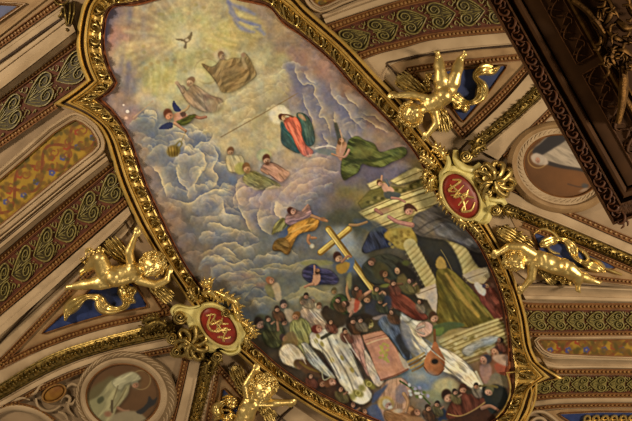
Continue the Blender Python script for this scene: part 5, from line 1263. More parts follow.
trim([(498, 187), (527, 198), (607, 233.5), (645, 250)], [(498, 200), (527, 212), (577, 232), (645, 261)], [(0, 0.002), (0, 0.02), (0.1, 0.04), (0.75, 0.045), (0.78, 0.06), (0.9, 0.065), (1, 0.03), (1, 0.002)])
garland([(492, 198), (527, 212.5), (577, 232), (645, 262)], [(490, 206), (524, 221), (572, 241), (645, 272)], 'gilded leaf garland rib running right from the upper cartouche')
spandrel([(510, 216), (524, 222), (572, 242), (645, 273), (645, 288), (600, 282), (534, 280), (522, 240)], 'blue spandrel panel above the gilded child at the right', [(533, 229), (545, 233), (566, 243), (600, 259), (615, 268), (590, 268), (560, 264), (540, 250)],
         [([(524, 222), (572, 242), (645, 273)], [(522, 227), (570, 247), (645, 279)]), ([(570, 270), (600, 276), (645, 281)], [(570, 275), (600, 281), (645, 286)])])
mb = MB()
for P, w in (([(534, 234), (542, 229), (552, 232), (558, 239), (553, 244), (548, 240)], 2.2), ([(560, 240), (568, 242), (575, 249), (572, 255)], 2.0), ([(574, 246), (584, 252), (588, 259), (583, 262), (579, 258)], 2.2), ([(590, 258), (600, 263), (604, 269), (598, 270)], 2.0), ([(604, 268), (612, 271), (622, 275)], 2.0), ([(562, 266), (574, 268), (586, 269)], 1.8), ([(546, 246), (552, 252), (560, 254)], 1.8)):
    ridge(mb, P, w, 0.025, 0.05, taper=(0.5, 1, 1, 0.5))
sp = [o for o in COL.objects if o.name.startswith('spandrel_panel') and '(' not in o.name and o.get('label', '').startswith('blue spandrel panel above')][0]
obj('gilt_scrollwork', mb, 'gold', sp)
sp = [o for o in COL.objects if o.get('label', '').startswith('blue spandrel panel behind the gilded child at the bottom')][0]
mb = MB()
for P, w in (([(222, 398), (230, 396), (236, 402), (232, 408), (226, 405)], 2.2), ([(218, 412), (226, 410), (234, 414), (232, 421)], 2.2), ([(238, 404), (244, 410), (250, 420)], 2.0), ([(214, 420), (222, 418), (226, 424)], 2.0)): ridge(mb, P, w, 0.025, 0.05, taper=(0.5, 1, 1, 0.5))
obj('gilt_scrollwork', mb, 'gold', sp)
trim([(518, 284), (560, 284), (645, 288)], [(526, 300), (560, 301), (645, 303)], [(0, 0.002), (0, 0.045), (0.14, 0.10), (0.2, 0.10), (0.34, 0.04), (0.52, 0.01), (0.70, 0.01), (0.72, 0.06), (0.9, 0.07), (1, 0.05), (1, 0.002)])
trim([(484, 214), (500, 210), (516, 212)], [(512, 268), (530, 282), (540, 282)], [(0, 0.002), (0, 0.012), (1, 0.012), (1, 0.002)])
ridge_b = MB(); ridge(ridge_b, [(532, 283.5), (570, 284.5), (645, 290)], 0.9, 0.045, 0.02); tag(obj('bead_line', ridge_b, 'darkline'), 'dark beaded line below the right gilded child', 'moulding')
egg_thing([(521, 301), (540, 303), (645, 303)], [(524, 308), (540, 310), (645, 309.5)], 'brown egg moulding below the right gilded child')
scroll_band([(524, 308), (545, 310), (645, 310)], [(530, 330), (545, 331.5), (645, 331)], 'green tinged scroll band at the right edge, above the right yellow panel', 6, tall=0.92)
egg_thing([(528, 330.5), (545, 332), (645, 331)], [(530, 336), (545, 337), (645, 336)], 'brown egg moulding just above the right yellow panel')
FRt = [(539, 341.5), (541, 340.5), (560, 341), (648, 340), (648, 356.5), (600, 355), (566, 353.5), (552, 352.5), (545, 349)]
e = empty('floral_panel', S(590, 348, 0), 'yellow floral panel between two scroll bands at the right edge', 'painted panel', 'yellow floral panels')
floral(FRt, 5, 530, 334, 652, 362, 0.0, e)
ring_mould(e, FRt, -0.1, 1.2, [(0, 0.0), (0, 0.035), (1, 0.04), (1, 0.0)], 'eggbase', 'inner_fillet')
ring_mould(e, FRt, -1.2, 5.0, [(0, 0.0), (0, 0.045), (0.3, 0.055), (0.4, 0.04), (1, 0.04), (1, 0.002)], 'cream', 'panel_frame')
trim([(534, 346), (548, 357), (575, 358), (645, 360)], [(548, 368), (560, 369), (590, 368.5), (645, 369)], [(0, 0.002), (0, 0.10), (0.08, 0.10), (0.3, 0.04), (0.55, 0.01), (0.72, 0.01), (0.74, 0.06), (0.9, 0.07), (1, 0.05), (1, 0.002)])
egg_thing([(552, 369), (590, 369), (645, 369)], [(558, 374), (590, 374.5), (645, 375)], 'brown egg moulding below the right yellow panel', pitch=4.2)
scroll_band([(536, 377), (566, 375.5), (645, 375.5)], [(532, 396), (566, 393), (645, 393)], 'dark scroll band at the lower right corner, beside the lower ear of the frame', 6, tall=0.92)
egg_thing([(532, 396), (566, 393.5), (645, 393)], [(532, 401), (566, 398), (645, 397.5)], 'brown egg moulding along the lower edge of the lower right scroll band', pitch=4.2)
trim([(530, 402), (566, 398.5), (645, 398)], [(528, 408), (566, 404), (645, 403)], [(0, 0.002), (0, 0.03), (0.4, 0.055), (0.7, 0.05), (1, 0.02), (1, 0.002)])
egg_thing([(535, 407), (566, 404), (645, 403)], [(534, 411), (566, 408), (645, 407)], 'narrow egg moulding above the blue panel in the bottom right corner', pitch=4.2)
e = spandrel([(538, 412), (566, 409), (645, 408), (645, 436), (570, 436)], 'blue spandrel panel in the bottom right corner', [(560, 414.5), (600, 412.5), (650, 413), (650, 436), (590, 436), (575, 424)], [])
mb = MB()
for k in range(6):
    x = 584 + k * 9
    ridge(mb, [(x, 424), (x + 1, 417), (x + 5, 416), (x + 6, 420), (x + 3, 421)], 1.5, 0.03, 0.04)
ridge(mb, [(578, 424), (600, 421), (645, 421)], 2, 0.03, 0.04)
obj('gilt_scrollwork', mb, 'goldsat', e)
for P in ([(524, 421), (532, 414), (544, 414), (552, 420)], [(520, 426), (530, 420), (540, 420), (546, 428)]):
    pass
cs = empty('corner_scroll', S(536, 418, 0), 'cream scroll ornament at the bottom right, below the frame ear', 'scroll ornament')
for P in ([(522, 424), (531, 413), (543, 412), (553, 418), (564, 428)], [(528, 428), (534, 419), (543, 419), (550, 428)]): obj('scroll_strand', ridge(MB(), P, 1.8, 0.03, 0.05), 'cream', cs)

# ================= top left corner
e = spandrel([(-14, -14), (36, -14), (44, -6), (0, 29), (-14, 40)], 'blue corner panel at the very top left', [(-14, 8), (0, 5.5), (17, 6.5), (0, 18), (-14, 28)], [])
mb = MB(); ridge(mb, [(-8, 27), (0, 21), (22, 5.5), (24, 3.5), (0, 2), (-8, 2)], 1.0, 0.03, 0.03); obj('gilt_fillet', mb, 'egg', e)
tk = empty('leaf_tassel', S(67, 14, 0.0), 'gilded hanging leaf and scroll beside the frame at the top left', 'ornament')
for P, w in (([(54, 0), (58, 4), (64, 4), (69, 0)], 1.6), ([(62, 8), (61, 14), (58, 17)], 1.5), ([(64, 4), (65, 14), (67, 26)], 1.8), ([(70, 2), (70, 12), (68, 24)], 1.6), ([(74, 2), (74, 12), (71, 24)], 1.3), ([(66, 28), (68, 32)], 1.6)):
    obj('leaf', ridge(MB(), P, w, 0.03, 0.09, taper=(0.5, 1, 0.7)), 'goldol', tk)
# ------------------------------------------------------------------ gilded children, cartouches, canopy
def px2m(x, y, h=0.2):
    p = S(x, y, h); return float(np.dot(p - EYE, DIRV)) / FPX


def idir(r, d, o):
    """direction: right / down the picture plane / out of the vault"""
    v = r * RGT - d * UPV - o * DIRV
    return v / np.linalg.norm(v)


_ico = {}


def ico(sub):
    if sub not in _ico:
        bm = bmesh.new(); bmesh.ops.create_icosphere(bm, subdivisions=sub, radius=1.0)
        bm.verts.index_update()
        _ico[sub] = (np.array([v.co[:] for v in bm.verts]), [[v.index for v in f.verts] for f in bm.faces]); bm.free()
    return _ico[sub]


def ball(mb, c, r, sub=2, scale=None):
    V, F = ico(sub)
    V = V * r if scale is None else V @ scale
    mb.raw(V + np.asarray(c), F)


def chain(mb, pts):
    """limb of changing girth through 3D points: [(p, r)...]"""
    for (p, r), (q, s) in zip(pts[:-1], pts[1:]):
        L = np.linalg.norm(q - p); n = max(2, int(L / (0.3 * min(r, s))))
        for t in np.linspace(0, 1, n): ball(mb, p + (q - p) * t, r + (s - r) * t)


def body_mesh(name, mb, m, parent, voxel=0.011, it=4):
    o = obj(name, mb, m, parent, sharp=None)
    md = o.modifiers.new('r', 'REMESH'); md.mode = 'VOXEL'; md.voxel_size = voxel; md.use_smooth_shade = True
    md2 = o.modifiers.new('s', 'SMOOTH'); md2.iterations = it; md2.factor = 0.5
    dg = bpy.context.evaluated_depsgraph_get()
    me = bpy.data.meshes.new_from_object(o.evaluated_get(dg))
    o.modifiers.clear(); old = o.data; o.data = me; me.name = name
    bpy.data.meshes.remove(old)
    me.polygons.foreach_set('use_smooth', [True] * len(me.polygons))
    if not me.materials: me.materials.append(M[m])
    return o


def hand(mb, p, d, side, r, curl=0.35):
    """palm, four unequal fingers and a thumb leaving the side of the palm"""
    out = idir(0, 0, 1); d = d / np.linalg.norm(d); s = np.cross(d, out); s /= np.linalg.norm(s) + 1e-9
    chain(mb, [(p, r * 0.95), (p + d * r * 1.2, r * 0.95)])
    for k, L in zip((-1.5, -0.5, 0.5, 1.5), (1.5, 1.9, 1.8, 1.35)):
        a = p + d * r * 1.5 + s * k * r * 0.52; b = a + d * r * L * 0.55 + s * k * 0.1 * r; c = b + (d * (1 - curl) - out * curl) * r * L * 0.5
        chain(mb, [(a, r * 0.3), (b, r * 0.27), (c, r * 0.22)])
    a = p + s * side * r * 0.8 + d * r * 0.3
    chain(mb, [(a, r * 0.36), (a + (s * side * 0.7 + d * 0.6) * r * 0.8, r * 0.3), (a + (s * side * 0.7 + d * 1.5) * r * 0.95, r * 0.24)])


def foot(mb, p, d, r):
    d = d / np.linalg.norm(d); out = idir(0, 0, 1); s = np.cross(d, out); s /= np.linalg.norm(s) + 1e-9
    ball(mb, p - d * r * 0.4, r * 0.9)
    chain(mb, [(p, r * 0.85), (p + d * r * 1.9, r * 0.72)])
    for k in range(5): ball(mb, p + d * r * (2.6 - 0.12 * k) + s * (k - 2) * r * 0.33, r * (0.32 - 0.03 * k))


def putto(label, base, head, torso, arms, legs, wings, scarf, face=(0, 0.3, 1), up=(0.4, -1, 0.2), hair_seed=1):
    e = empty('gilded_putto', S(base[0], base[1], 0.0), label, 'statue')
    def J(q): return S(q[0], q[1], q[2]), q[3] * 1.25 * px2m(q[0], q[1], q[2])
    mb = MB()
    chain(mb, [J(q) for q in torso])
    for q in torso[1:2]:
        p, r = J(q)
    # chest and belly fullness, navel side towards the room
    p, r = J(torso[0]); out = idir(0, 0, 1)
    ax = J(torso[-1])[0] - p; ax /= np.linalg.norm(ax); sd = np.cross(ax, out); sd /= np.linalg.norm(sd)
    for k in (-1, 1): ball(mb, p + sd * k * r * 0.42 + out * r * 0.5 + ax * r * 0.1, r * 0.5)
    pb, rb = J(torso[len(torso) // 2]); ball(mb, pb + out * rb * 0.35, rb * 0.82)
    hp, hr = J(head)
    chain(mb, [(p - ax * r * 0.3, r * 0.6), (p * 0.45 + hp * 0.55, hr * 0.48)])
    # head
    f = idir(*face); u = idir(*up); u = u - f * np.dot(u, f); u /= np.linalg.norm(u); s = np.cross(u, f)
    ball(mb, hp, hr, 3); ball(mb, hp + f * hr * 0.38 - u * hr * 0.42, hr * 0.62)
    for k in (-1, 1):
        ball(mb, hp + f * hr * 0.66 - u * hr * 0.34 + s * k * hr * 0.36, hr * 0.34)
        ball(mb, hp + s * k * hr * 0.98 - u * hr * 0.1, hr * 0.2); ball(mb, hp + s * k * hr * 0.94 - u * hr * 0.24 + f * hr * 0.05, hr * 0.14)
        ball(mb, hp + f * hr * 0.90 + u * hr * 0.24 + s * k * hr * 0.34, hr * 0.17); ball(mb, hp + f * hr * 0.90 + u * hr * 0.02 + s * k * hr * 0.33, hr * 0.11)
    chain(mb, [(hp + f * hr * 0.98 + u * hr * 0.16, hr * 0.1), (hp + f * hr * 1.12 - u * hr * 0.18, hr * 0.15)])
    for dv, rr in ((-0.42, 0.12), (-0.54, 0.13)): chain(mb, [(hp + f * hr * 0.98 + u * hr * dv - s * hr * 0.18, hr * rr * 0.7), (hp + f * hr * 1.04 + u * hr * dv, hr * rr), (hp + f * hr * 0.98 + u * hr * dv + s * hr * 0.18, hr * rr * 0.7)])
    ball(mb, hp + f * hr * 0.88 - u * hr * 0.78, hr * 0.24)
    for arm in arms:
        pts = [J(q) for q in arm]; chain(mb, pts)
        d = pts[-1][0] - pts[-2][0]; hand(mb, pts[-1][0], d, 1, pts[-1][1] * 1.05)
    for leg in legs:
        pts = [J(q) for q in leg[0]]
        (a, ra), (b, rb), (c, rc) = pts
        pts = [(a, ra * 1.05), (a * 0.6 + b * 0.4, ra * 1.1), (b, rb * 0.98), (b * 0.62 + c * 0.38 - out * rb * 0.12, rb * 1.08), (c, rc * 1.15)]
        chain(mb, pts); foot(mb, pts[-1][0], idir(*leg[1]), pts[-1][1] * 1.0)
    body_mesh('body', mb, 'goldsat', e)
    # curls
    r = random.Random(hair_seed); hb = MB()
    for k in range(150):
        v = np.array([r.gauss(0, 1) for _ in range(3)]); v /= np.linalg.norm(v)
        fd, ud = np.dot(v, f), np.dot(v, u)
        if fd > 0.35 and ud < 0.52: continue
        if ud < -0.55: continue
        c = hp + v * hr * 0.98
        t1 = np.cross(v, u + 0.1 * f); t1 /= np.linalg.norm(t1) + 1e-9; t2 = np.cross(v, t1); a0 = r.random() * 6.28
        q = [c + (t1 * math.cos(a0 + a) + t2 * math.sin(a0 + a)) * hr * (0.16 - 0.02 * a) + v * hr * 0.05 * a for a in (0, 1.4, 2.8, 4.2)]
        for i in range(3): ball(hb, (q[i] + q[i + 1]) / 2, hr * (0.15 - 0.015 * i), 1); ball(hb, q[i], hr * 0.14, 1)
    obj('hair', hb, 'gold', e, sharp=None)
    for w in wings: wing(w, e)
    if scarf: drapery(scarf, e)
    return e


def wing(spec, parent):
    """(root x,y), (tip x,y), spread px, height: rows of overlapping feathers"""
    (x0, y0), (x1, y1), sp, h = spec
    mb = MB(); d = np.array([x1 - x0, y1 - y0], float); L = np.linalg.norm(d); d /= L; n = np.array([-d[1], d[0]])
    o = np.array([x0, y0], float)
    plate(mb, [o - n * sp * 0.25, o + d * L * 0.5 - n * sp * 0.5, o + d * L * 0.95 - n * sp * 0.2, o + d * L, o + d * L * 0.7 + n * sp * 0.45, o + d * L * 0.2 + n * sp * 0.4], h - 0.05, h, n=36)
    for row, (a, b, w, nf) in enumerate(((0.45, 1.05, 1.7, 6), (0.2, 0.66, 1.6, 5), (0.0, 0.38, 1.5, 4))):
        for k in range(nf):
            t = (k + 0.5) / nf - 0.5
            p = o + d * L * a + n * sp * t * (0.75 + 0.2 * (row == 0)); q = o + d * L * (b - abs(t) * 0.3) + n * sp * t * 1.25
            ridge(mb, [p, (p + q) / 2 + n * t * 2, q], w, h - 0.01 + 0.02 * row, 0.03, n=6, taper=(0.6, 1, 0.25))
    ridge(mb, [o, o + d * L * 0.4 - n * sp * 0.42, o + d * L * 0.9 - n * sp * 0.30], 1.6, h, 0.05, taper=(1, 1, 0.4))
    return obj('wing', mb, 'golddk', parent, sharp=60)


def drapery(paths, parent):
    """fluttering gilded cloth: ribbon with lengthwise folds"""
    mb = MB()
    for P, w, h in paths:
        c = smooth_line(P, max(14, int(length(P) / 1.5))); n = len(c)
        T = np.gradient(c, axis=0); T /= np.linalg.norm(T, axis=1)[:, None]; N = np.stack([-T[:, 1], T[:, 0]], 1)
        s = np.linspace(0, 1, n); ww = 1.35 * w * (0.78 + 0.30 * np.sin(s * 17)) * np.interp(s, [0, 0.06, 0.9, 1], [0.6, 1, 1, 0.35])
        o = np.linspace(-1, 1, 11)
        prof = np.array([0, .55, .9, .55, .8, 1, .6, .85, .9, .5, 0])
        X = c[:, None] + N[:, None] * (ww[:, None] * o[None])[..., None]
        hs = h * 0.4 + h * prof[None, :] * (0.75 + 0.25 * np.sin(s * 26)[:, None]); hs[:, 0] = 0.02; hs[:, -1] = 0.02
        mb.grid(S(X[..., 0], X[..., 1], hs))
    return obj('drapery', mb, 'gold', parent, sharp=None)


putto('gilded winged child stretching both arms to the frame on the left of the fresco', (120, 278), (153, 264.5, 0.27, 9.2),
      [(135, 272, 0.24, 8.0), (125, 274.5, 0.26, 8.4), (115, 276.5, 0.27, 9.0), (107, 276, 0.24, 8.0)],
      [[(132, 267, 0.25, 4.2), (129, 252, 0.27, 3.6), (135, 236, 0.26, 2.4)], [(139, 280, 0.27, 4.2), (156, 285, 0.30, 3.6), (167, 280, 0.27, 2.8), (168, 274, 0.25, 2.2)]],
      [([(108, 281, 0.26, 6.0), (90, 284, 0.27, 4.4), (75, 286, 0.24, 2.6)], (-1, 0.15, 0.1)), ([(105, 273, 0.25, 6.4), (100, 258, 0.33, 5.4), (88, 268, 0.20, 2.8)], (-0.8, 0.5, 0))],
      [((128, 262), (107, 240), 16, 0.12), ((152, 285), (172, 300), 12, 0.12)],
      [([(120, 284), (126, 296), (125, 306), (114, 310), (103, 307), (98, 298), (86, 297), (76, 303), (68, 311), (65, 321)], 5.0, 0.12), ([(84, 264), (92, 252), (104, 252)], 5, 0.1), ([(122, 284), (131, 292), (128, 304)], 5, 0.14)],
      face=(0.35, 0.35, 1), up=(0.75, -0.55, 0.1), hair_seed=3)
putto('gilded winged child hanging head down beside the upper right of the frame', (438, 95), (411.5, 114, 0.27, 9.0),
      [(431, 104, 0.24, 7.4), (437, 101, 0.26, 7.8), (443, 96, 0.28, 8.2), (446, 90, 0.25, 8.0)],
      [[(427, 99, 0.25, 4.0), (411, 95, 0.27, 3.4), (397, 95.5, 0.24, 2.3)], [(434, 111, 0.25, 4.0), (437, 123, 0.27, 3.4), (429, 133, 0.24, 2.3)]],
      [([(442, 87, 0.26, 6.2), (440, 71, 0.28, 4.6), (438.5, 58, 0.22, 2.7)], (-0.3, -0.5, 0.7)), ([(450, 88, 0.26, 6.2), (456, 74, 0.30, 4.8), (460, 60, 0.22, 2.8)], (0.4, -0.5, 0.7))],
      [((424, 94), (397, 76), 15, 0.12), ((440, 110), (447, 132), 12, 0.12)],
      [([(450, 92), (458, 100), (470, 103), (480, 97), (482, 86), (475, 76), (484, 69), (494, 70), (500, 66)], 4.8, 0.12), ([(452, 94), (458, 106), (470, 108)], 4, 0.1), ([(429, 92), (427, 80), (432, 74)], 4, 0.1)],
      face=(-0.4, 0.3, 1), up=(-0.8, 0.6, 0.1), hair_seed=4)
putto('gilded child lying outstretched under the red plaque at the right of the frame', (548, 264), (514.5, 260.5, 0.26, 8.0),
      [(538, 259, 0.24, 7.6), (547, 262, 0.26, 7.8), (556, 265.5, 0.27, 7.6), (563, 268, 0.24, 7.0)],
      [[(532, 254, 0.25, 4.6), (521, 247, 0.28, 4.2), (509, 246.5, 0.28, 3.4), (500, 252, 0.24, 2.5)], [(532.5, 264, 0.26, 4.4), (531.5, 278, 0.27, 3.4), (524, 287, 0.24, 2.3)]],
      [([(563, 265, 0.26, 5.8), (577, 274.5, 0.30, 4.4), (578, 283, 0.24, 2.5)], (0, 1, 0)), ([(565, 270, 0.24, 5.6), (580, 276, 0.25, 4.0), (592, 280.5, 0.22, 2.5)], (1, 0.35, 0)), ] ,
      [((532, 248), (498, 230), 13, 0.1), ((540, 268), (556, 283), 9, 0.1)],
      [([(540, 246), (552, 240), (564, 240), (572, 248), (576, 258), (584, 263), (596, 268), (606, 272)], 4.0, 0.1), ([(556, 276), (564, 281), (574, 282)], 3.6, 0.12)],
      face=(-0.3, 0.5, 1), up=(-0.9, -0.2, 0.1), hair_seed=5)
putto('gilded child reaching up to the frame at the bottom edge, beside the lower red plaque', (250, 410), (264, 387.5, 0.28, 9.6),
      [(251, 402, 0.24, 7.4), (247, 411, 0.26, 7.8), (243, 424, 0.27, 8.2), (240, 434, 0.24, 8.0)],
      [[(248, 395, 0.25, 4.2), (246, 385, 0.28, 3.6), (253, 373, 0.25, 2.5)], [(257, 402, 0.26, 4.2), (273, 403, 0.28, 3.4), (287, 402.5, 0.24, 2.4)]],
      [([(236, 438, 0.25, 6.0), (230, 452, 0.28, 4.4), (226, 466, 0.22, 2.7)], (-0.1, 1, 0)), ([(244, 439, 0.25, 6.0), (244, 454, 0.28, 4.4), (242, 468, 0.22, 2.7)], (0, 1, 0))],
      [((246, 394), (234, 366), 12, 0.1), ((260, 404), (274, 421), 11, 0.1)],
      [([(238, 404), (226, 402), (218, 408), (222, 416), (232, 418), (228, 428)], 5, 0.12), ([(238, 418), (226, 424), (216, 432)], 5, 0.1)],
      face=(0.2, 0.35, 1), up=(0.5, -0.9, 0.1), hair_seed=6)

# ------------------------------------------------------------------ cartouches
def cartouche(label, oval, shield, horns, shell, scrolls, leaves, mono):
    (ox, oy, a, b, ang) = oval
    e = empty('cartouche', S(ox, oy, 0.0), label, 'cartouche', None)
    obj('shield', plate(MB(), shield, 0.02, 0.19, bevel=0.06, n=110), 'shield', e)
    for P, w in horns: obj('shield_horn', ridge(MB(), P, w, 0.10, 0.13, taper=(0.6, 1, 1, 0.7)), 'shield', e)
    th = np.linspace(0, 2 * math.pi, 60, endpoint=False); ca, sa = math.cos(ang), math.sin(ang)
    E = lambda k: np.stack([ox + ca * (a + k) * np.cos(th) - sa * (b + k) * np.sin(th), oy + sa * (a + k) * np.cos(th) + ca * (b + k) * np.sin(th)], 1)
    mb = MB(); A, B = E(-1.0), E(2.2)
    t = np.array([0, 0.15, 0.5, 0.85, 1]); h = np.array([0.19, 0.225, 0.245, 0.225, 0.17]); X = A[:, None] * (1 - t)[None, :, None] + B[:, None] * t[None, :, None]
    obj('oval_rim', mb.grid(S(X[..., 0], X[..., 1], np.broadcast_to(h, X.shape[:2])), closed_u=True), 'shield', e)
    mb = MB(); dome(mb, ox, oy, a, b, ang, 0.18, 0.055, nu=48, nv=6, flat=0.9); pl = obj('oval_plaque', mb, 'crimson', e)
    U = lambda u, v: (ox + ca * u * a - sa * v * b, oy + sa * u * a + ca * v * b)
    mb = MB()
    for P in mono: ridge(mb, [U(u, v) for u, v in P], 1.5, 0.222, 0.025, taper=(0.6, 1, 1, 0.6))
    g = obj('monogram', mb, 'goldsat', pl); g['label'] = 'gilt interlaced monogram'
    # shell: fan of leaf lobes
    sx, sy, sr, sa0 = shell
    sh = MB()
    dome(sh, sx, sy, sr * 0.92, sr * 0.84, sa0, 0.06, 0.14, nu=22, nv=4)
    rs = random.Random(int(sx))
    for k in range(12):
        an = sa0 + (k - 5.5) * 0.5 + rs.uniform(-.16, .16); L = sr * rs.uniform(0.84, 1.06)
        p = np.array([sx, sy]) + np.array([rs.uniform(-1.5, 1.5), rs.uniform(-1.5, 1.5)]); d = np.array([math.cos(an), math.sin(an)]); n = np.array([-d[1], d[0]]); q = 1 if (k * 7) % 3 else -1
        ridge(sh, [p + d * L * 0.05, p + d * L * 0.42 + n * q * 3.0, p + d * L * 0.82 + n * q * 1.6, p + d * L * 0.98 - n * q * 1.4, p + d * L * 0.80 - n * q * 3.6, p + d * L * 0.62 - n * q * 2.0], sr * 0.17, 0.10 + 0.025 * (k % 3), 0.12, n=18, taper=(0.6, 1, 1, 0.9, 0.6), lift=(0.08, 0.03, -0.02))
    for k in range(5):
        an = sa0 + (k - 2) * 0.75 + rs.uniform(-.2, .2); d = np.array([math.cos(an), math.sin(an)]); n = np.array([-d[1], d[0]]); p = np.array([sx, sy]) - d * 2.5; q = 1 if k % 2 else -1
        ridge(sh, [p, p + d * sr * 0.30 + n * 2 * q, p + d * sr * 0.62, p + d * sr * 0.56 - n * q * 2.6, p + d * sr * 0.38 - n * q * 2], sr * 0.125, 0.20, 0.08, n=12, taper=(0.5, 1, 1, 0.6))
    obj('shell', sh, 'golddk', e, sharp=70)
    for (x, y, r, sg) in scrolls:
        mb = MB(); tt = np.linspace(0, 4.6 * math.pi, 44); rr = np.linspace(r, 0.8, 44)
        ridge(mb, np.stack([x + sg * rr * np.cos(tt), y + rr * np.sin(tt)], 1), r * 0.24, 0.10, 0.10, n=60, lift=(0, 0.1)); dome(mb, x, y, r * 0.9, r * 0.9, 0, 0.05, 0.06, nu=16, nv=3); dome(mb, x, y, 1.6, 1.6, 0, 0.2, 0.05)
        obj('volute', mb, 'golddk', e, sharp=70)
    for P, w, m in leaves:
        w *= 1.3; mb = MB(); ridge(mb, P, w, 0.12, 0.11, taper=(0.5, 1, 0.9, 0.4))
        P = np.array(P, float); c = smooth_line(P, 12); T = np.gradient(c, axis=0); T /= np.linalg.norm(T, axis=1)[:, None]; N = np.stack([-T[:, 1], T[:, 0]], 1)
        for i in range(1, 11, 2):
            for sg in (-1, 1):
                ridge(mb, [c[i], c[i] + N[i] * sg * w * 1.1 + T[i] * 1.4, c[i] + N[i] * sg * w * 1.7 + T[i] * 3.0], w * 0.45, 0.12, 0.06, n=5, taper=(0.8, 1, 0.3))
        obj('leaf', mb, m, e, sharp=70)
    return e


cartouche('cartouche with a red oval plaque on the lower left side of the frame', (218.5, 326.5, 23.5, 15, math.radians(46)),
          [(172, 309), (180, 306), (190, 308), (198, 307), (204, 303), (214, 302), (226, 308), (238, 318), (246, 332), (246, 340), (240, 346), (238, 351), (228, 352), (220, 349), (212, 353), (206, 350), (202, 342), (194, 336), (188, 326), (182, 318), (174, 316)],
          [([(176, 318), (172, 311), (178, 306), (190, 308), (200, 306)], 2.2), ([(238, 340), (239, 350), (230, 354), (220, 350)], 2.0)],
          (191, 344, 17, math.radians(120)),
          [(180, 317, 7, 1), (217, 357, 5.5, -1), (226, 313.5, 5.5, 1), (172, 338, 6, 1), (176, 352, 5.5, -1)],
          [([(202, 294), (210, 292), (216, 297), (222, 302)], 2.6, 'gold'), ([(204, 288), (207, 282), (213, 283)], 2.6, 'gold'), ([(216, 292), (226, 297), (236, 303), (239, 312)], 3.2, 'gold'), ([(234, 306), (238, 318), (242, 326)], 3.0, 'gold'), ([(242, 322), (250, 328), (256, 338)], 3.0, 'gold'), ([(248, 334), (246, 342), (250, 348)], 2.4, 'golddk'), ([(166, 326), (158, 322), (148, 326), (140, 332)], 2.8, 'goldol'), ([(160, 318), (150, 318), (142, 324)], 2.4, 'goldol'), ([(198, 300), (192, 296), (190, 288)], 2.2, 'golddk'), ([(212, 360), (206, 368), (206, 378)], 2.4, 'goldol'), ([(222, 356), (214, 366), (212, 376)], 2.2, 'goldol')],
          [[(-0.7, 0.1), (-0.45, -0.4), (-0.3, 0.3), (-0.1, -0.4), (0.1, 0.35), (0.3, -0.35), (0.5, 0.3), (0.68, -0.1)], [(-0.62, -0.25), (-0.35, 0.45), (-0.05, 0.5), (0.2, 0.05), (0.45, -0.45)], [(-0.4, -0.1), (0.0, 0.0), (0.45, 0.05)], [(-0.15, -0.6), (0.0, -0.3), (0.2, -0.6)], [(0.3, 0.55), (0.45, 0.3), (0.62, 0.45)]])
cartouche('cartouche with a red oval plaque on the upper right side of the frame', (461.0, 196.0, 25.5, 16.5, math.radians(57)),
          [(439, 174), (444, 168), (452, 164), (459, 166), (468, 167), (474, 172), (477, 182), (483, 194), (491, 199), (497, 205), (492, 212), (488, 220), (480, 223), (470, 220), (456, 214), (446, 202), (440, 188)],
          [([(440, 176), (446, 170), (449, 163), (447, 156)], 3.2), ([(456, 150), (456, 160), (463, 168), (474, 170), (481, 164)], 4.6), ([(484, 198), (494, 200), (502, 201), (505, 205)], 4.0), ([(478, 222), (487, 220), (490, 210)], 3.4), ([(480, 186), (486, 196), (488, 208)], 4.0)],
          (494, 181, 20, math.radians(-14)),
          [(466, 156, 6, 1), (496, 210, 5.5, 1), (484, 170, 5.5, -1), (488, 192, 5, 1)],
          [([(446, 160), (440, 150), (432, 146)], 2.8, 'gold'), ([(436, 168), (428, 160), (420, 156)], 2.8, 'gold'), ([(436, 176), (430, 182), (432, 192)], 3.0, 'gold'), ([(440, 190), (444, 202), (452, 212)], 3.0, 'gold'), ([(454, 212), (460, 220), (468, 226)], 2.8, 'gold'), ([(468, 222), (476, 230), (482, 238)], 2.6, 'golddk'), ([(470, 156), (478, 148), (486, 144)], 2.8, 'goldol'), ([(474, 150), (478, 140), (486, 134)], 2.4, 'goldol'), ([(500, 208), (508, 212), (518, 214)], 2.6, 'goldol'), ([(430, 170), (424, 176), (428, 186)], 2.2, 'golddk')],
          [[(-0.72, -0.1), (-0.5, -0.5), (-0.45, 0.45), (-0.25, 0.1)], [(-0.3, -0.5), (-0.1, 0.4), (0.05, -0.45), (0.25, 0.45)], [(-0.25, 0.5), (0.0, -0.1), (0.3, -0.5)], [(0.3, -0.2), (0.5, 0.45), (0.68, -0.05), (0.5, -0.5)], [(-0.6, 0.2), (-0.2, 0.0), (0.2, 0.05), (0.65, 0.3)], [(-0.05, -0.6), (0.1, -0.3), (0.35, -0.62)]])

# gilded leaves in the corners of the panels
for P, w, lab in (([(398, 86), (404, 78), (412, 84)], 3.0, 'small gilded leaf in the panel corner by the upper right child'),
                  ([(500, 232), (508, 230), (518, 234), (526, 240)], 3.2, 'gilded leaf sprig above the head of the child at the right'),
                  ([(236, 366), (240, 374), (246, 382)], 2.6, 'small gilded leaf left of the raised arm of the bottom child')):
    mb = MB(); c = smooth_line(P, 10); T = np.gradient(c, axis=0); T /= np.linalg.norm(T, axis=1)[:, None]; N = np.stack([-T[:, 1], T[:, 0]], 1)
    ridge(mb, P, w * 0.6, 0.02, 0.08)
    for i in range(0, 10, 2):
        for sg in (-1, 1): ridge(mb, [c[i], c[i] + N[i] * sg * w + T[i] * 1.5, c[i] + N[i] * sg * w * 1.6 + T[i] * 4], w * 0.45, 0.02, 0.06, n=5, taper=(0.8, 1, 0.3))
    tag(obj('leaf_sprig', mb, 'golddk', sharp=70), lab, 'ornament')

